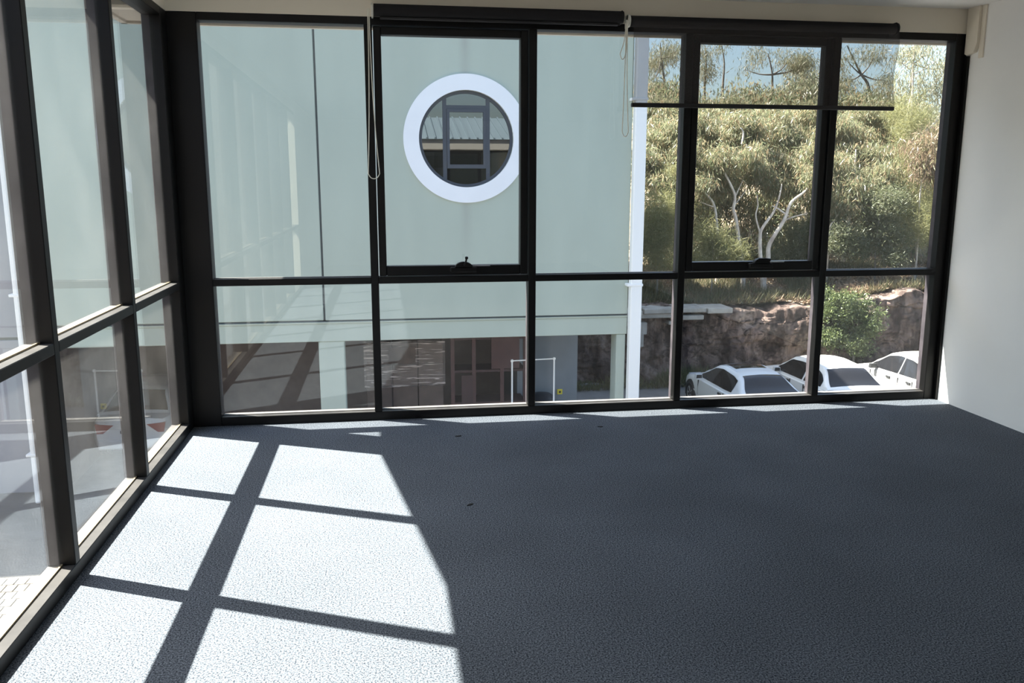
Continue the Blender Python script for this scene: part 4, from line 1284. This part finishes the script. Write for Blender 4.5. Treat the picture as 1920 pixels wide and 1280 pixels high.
# tall trees against the sky
tall = [
 ([(1235, 105, 30, 32, 26, 1.2), (1270, 92, 30, 20, 20, 1.0), (1225, 150, 30, 25, 25, 1.0)], [(1250, 260), (1247, 170), (1240, 110), (1238, 80)], 'tall broad gum against the sky nearest the white downpipe', 2400),
 ([(1320, 100, 31, 14, 12, 0.7), (1318, 140, 31, 14, 22, 0.7)], [(1322, 260), (1321, 170), (1324, 120), (1322, 90)], 'small round topped tree against the sky left of the bare trunk', 900),
 ([(1352, 84, 32, 10, 6, 0.4)], [(1356, 260), (1355, 170), (1358, 120), (1353, 84)], 'nearly bare thin trunk standing against the blue sky', 150),
 ([(1440, 100, 30, 30, 14, 1.0), (1480, 110, 30, 35, 18, 1.0), (1396, 130, 30, 8, 7, 0.4), (1510, 120, 30, 22, 26, 0.9)], [(1447, 260), (1447, 180), (1448, 140), (1440, 100)], 'tall spreading gum behind the centre of the blind', 2300),
 ([(1585, 110, 29, 28, 18, 0.9), (1580, 150, 29, 20, 30, 0.9), (1640, 100, 29, 25, 16, 0.9), (1660, 150, 29, 22, 26, 0.8)], [(1638, 280), (1630, 170), (1615, 140), (1600, 110), (1588, 85)], 'tall leaning gum behind the right end of the blind', 2300),
 ([(1700, 100, 31, 22, 20, 0.9), (1735, 92, 31, 25, 16, 0.9), (1768, 130, 31, 16, 34, 0.8)], [(1712, 280), (1708, 180), (1712, 120), (1716, 70)], 'tall sparse gum between the blind and the right jamb', 1100),
]
for bl, tr_, lab, n in tall:
    C_, R_ = balls(bl)
    yy = bl[0][2]
    tks = [(trunk(yy, tr_), 0.14, 0.03)]
    for q in bl:
        mid = tr_[len(tr_)//2]
        tks.append((trunk(yy, [mid, ((mid[0]+q[0])/2+2, (mid[1]+q[1])/2+4), (q[0], q[1])]), 0.06, 0.015))
    plant('skyline_gum_tree', at(tr_[0][0], tr_[0][1], yy), lab, 'tree', 'tall trees on the skyline', C_, R_, int(n*1.7), 'gum_far', tks, 'bark_grey', nclump=max(10, n//45), clump=0.24, length=0.20, width=0.022, shell=0.6)
# crest of bushes below the sky
for i, (u, v, ru, rv, lab) in enumerate([(1240, 190, 50, 35, 'rounded bush on the crest behind the white downpipe end of the blind'), (1330, 195, 55, 28, 'rounded bush on the crest below the bare thin trunk'),
        (1430, 178, 55, 28, 'rounded bush on the crest below the tall spreading gum'), (1520, 172, 55, 32, 'rounded bush on the crest beside the dark sash stile'),
        (1610, 185, 50, 28, 'rounded bush on the crest below the tall leaning gum'), (1700, 210, 55, 30, 'rounded bush on the crest behind the bare pale branches')]):
    yy = 27.5
    C_, R_ = balls([(u, v+10, yy, ru, rv, 1.3), (u+15, v+50, yy-0.5, ru, rv, 1.2)])
    plant('crest_bush', at(u, v+110, yy), lab, 'shrub', 'bushes along the crest', C_, R_, 9000, 'gum_far' if i % 2 else 'gum', [(trunk(yy, [(u, v+120), (u+2, v+60), (u, v+10)]), 0.08, 0.03)], 'bark_grey', nclump=80, clump=0.3, length=0.22, width=0.045)
# fresh green bush growing out of the rock
C_, R_ = balls([(1585, 588, 17.2, 42, 32, 0.4), (1632, 597, 17.1, 34, 28, 0.35), (1565, 635, 17.0, 40, 32, 0.35), (1620, 637, 16.9, 42, 26, 0.35), (1555, 572, 17.4, 30, 28, 0.35)])
plant('green_bush', at(1600, 670, 17.3), 'fresh green leafy bush growing from the rock behind the cars', 'shrub', None, C_, R_, 15000, 'bush',
      [(trunk(17.3, [(1600, 680), (1602, 640), (1610, 600)]), 0.05, 0.02), (trunk(17.3, [(1600, 660), (1585, 630), (1575, 600)]), 0.03, 0.01)], 'bark_grey', nclump=120, clump=0.11, length=0.09, width=0.034, droop=0.2)
# litter and dry twigs on the slope, weeds at the foot of the rock
n = 26000
xx = RNG.uniform(6.2, 20, n); yy = 18.3 + 5.0*RNG.random(n)**1.4
zz = hill_z(xx, yy) + 0.02
ax = RNG.normal(size=(n, 3)); ax[:, 2] = np.abs(ax[:, 2])*0.5; ax /= np.linalg.norm(ax, axis=1)[:, None]
q = RNG.normal(size=(n, 3)); q -= ax*(q*ax).sum(1)[:, None]; q /= np.linalg.norm(q, axis=1)[:, None]
L_ = RNG.uniform(0.08, 0.30, n)[:, None]; W_ = RNG.uniform(0.015, 0.045, n)[:, None]
p = np.stack([xx, yy, zz], 1)
V = np.stack([p, p+ax*L_*0.5+q*W_*0.5, p+ax*L_, p+ax*L_*0.5-q*W_*0.5], 1).reshape(-1, 3)
o = np_mesh('leaf_litter', V, np.arange(4*n).reshape(-1, 4), 'litter')
tag(o, 'dry brown leaf litter and twigs strewn over the slope', 'leaf litter', kind='stuff')
n = 9000
xx = RNG.uniform(6, 20, n); hh_ = 0.15+0.4*vnoise(xx*1.3, xx*0+3, 8)
p = np.stack([xx, RNG.uniform(17.0, 17.75, n), np.full(n, G)], 1)
ax = RNG.normal(size=(n, 3))*0.45; ax[:, 2] = 1; ax /= np.linalg.norm(ax, axis=1)[:, None]
q = RNG.normal(size=(n, 3)); q -= ax*(q*ax).sum(1)[:, None]; q /= np.linalg.norm(q, axis=1)[:, None]
L_ = (hh_*RNG.uniform(0.6, 1.5, n))[:, None]; W_ = 0.022
V = np.stack([p, p+ax*L_*0.5+q*W_*0.5, p+ax*L_, p+ax*L_*0.5-q*W_*0.5], 1).reshape(-1, 3)
o = np_mesh('weeds', V, np.arange(4*n).reshape(-1, 4), 'weed')
tag(o, 'low green weeds along the foot of the rock face', 'weeds', kind='stuff')

n = 30000
xx = RNG.uniform(6.2, 20, n); yy = 18.1 + 3.5*RNG.random(n)
keep = vnoise(xx*0.9, yy*0.9, 21) > 0.38
xx, yy = xx[keep], yy[keep]; n = len(xx)
p = np.stack([xx, yy, hill_z(xx, yy)-0.02], 1)
ax = RNG.normal(size=(n, 3))*0.5; ax[:, 2] = 1; ax /= np.linalg.norm(ax, axis=1)[:, None]
q = RNG.normal(size=(n, 3)); q -= ax*(q*ax).sum(1)[:, None]; q /= np.linalg.norm(q, axis=1)[:, None]
L_ = RNG.uniform(0.12, 0.5, n)[:, None]; W_ = 0.018
V = np.stack([p, p+ax*L_*0.5+q*W_*0.5, p+ax*L_, p+ax*L_*0.5-q*W_*0.5], 1).reshape(-1, 3)
o = np_mesh('slope_grass', V, np.arange(4*n).reshape(-1, 4), 'slope_grass')
tag(o, 'tufts of olive and straw coloured grass along the slope', 'grass', kind='stuff')
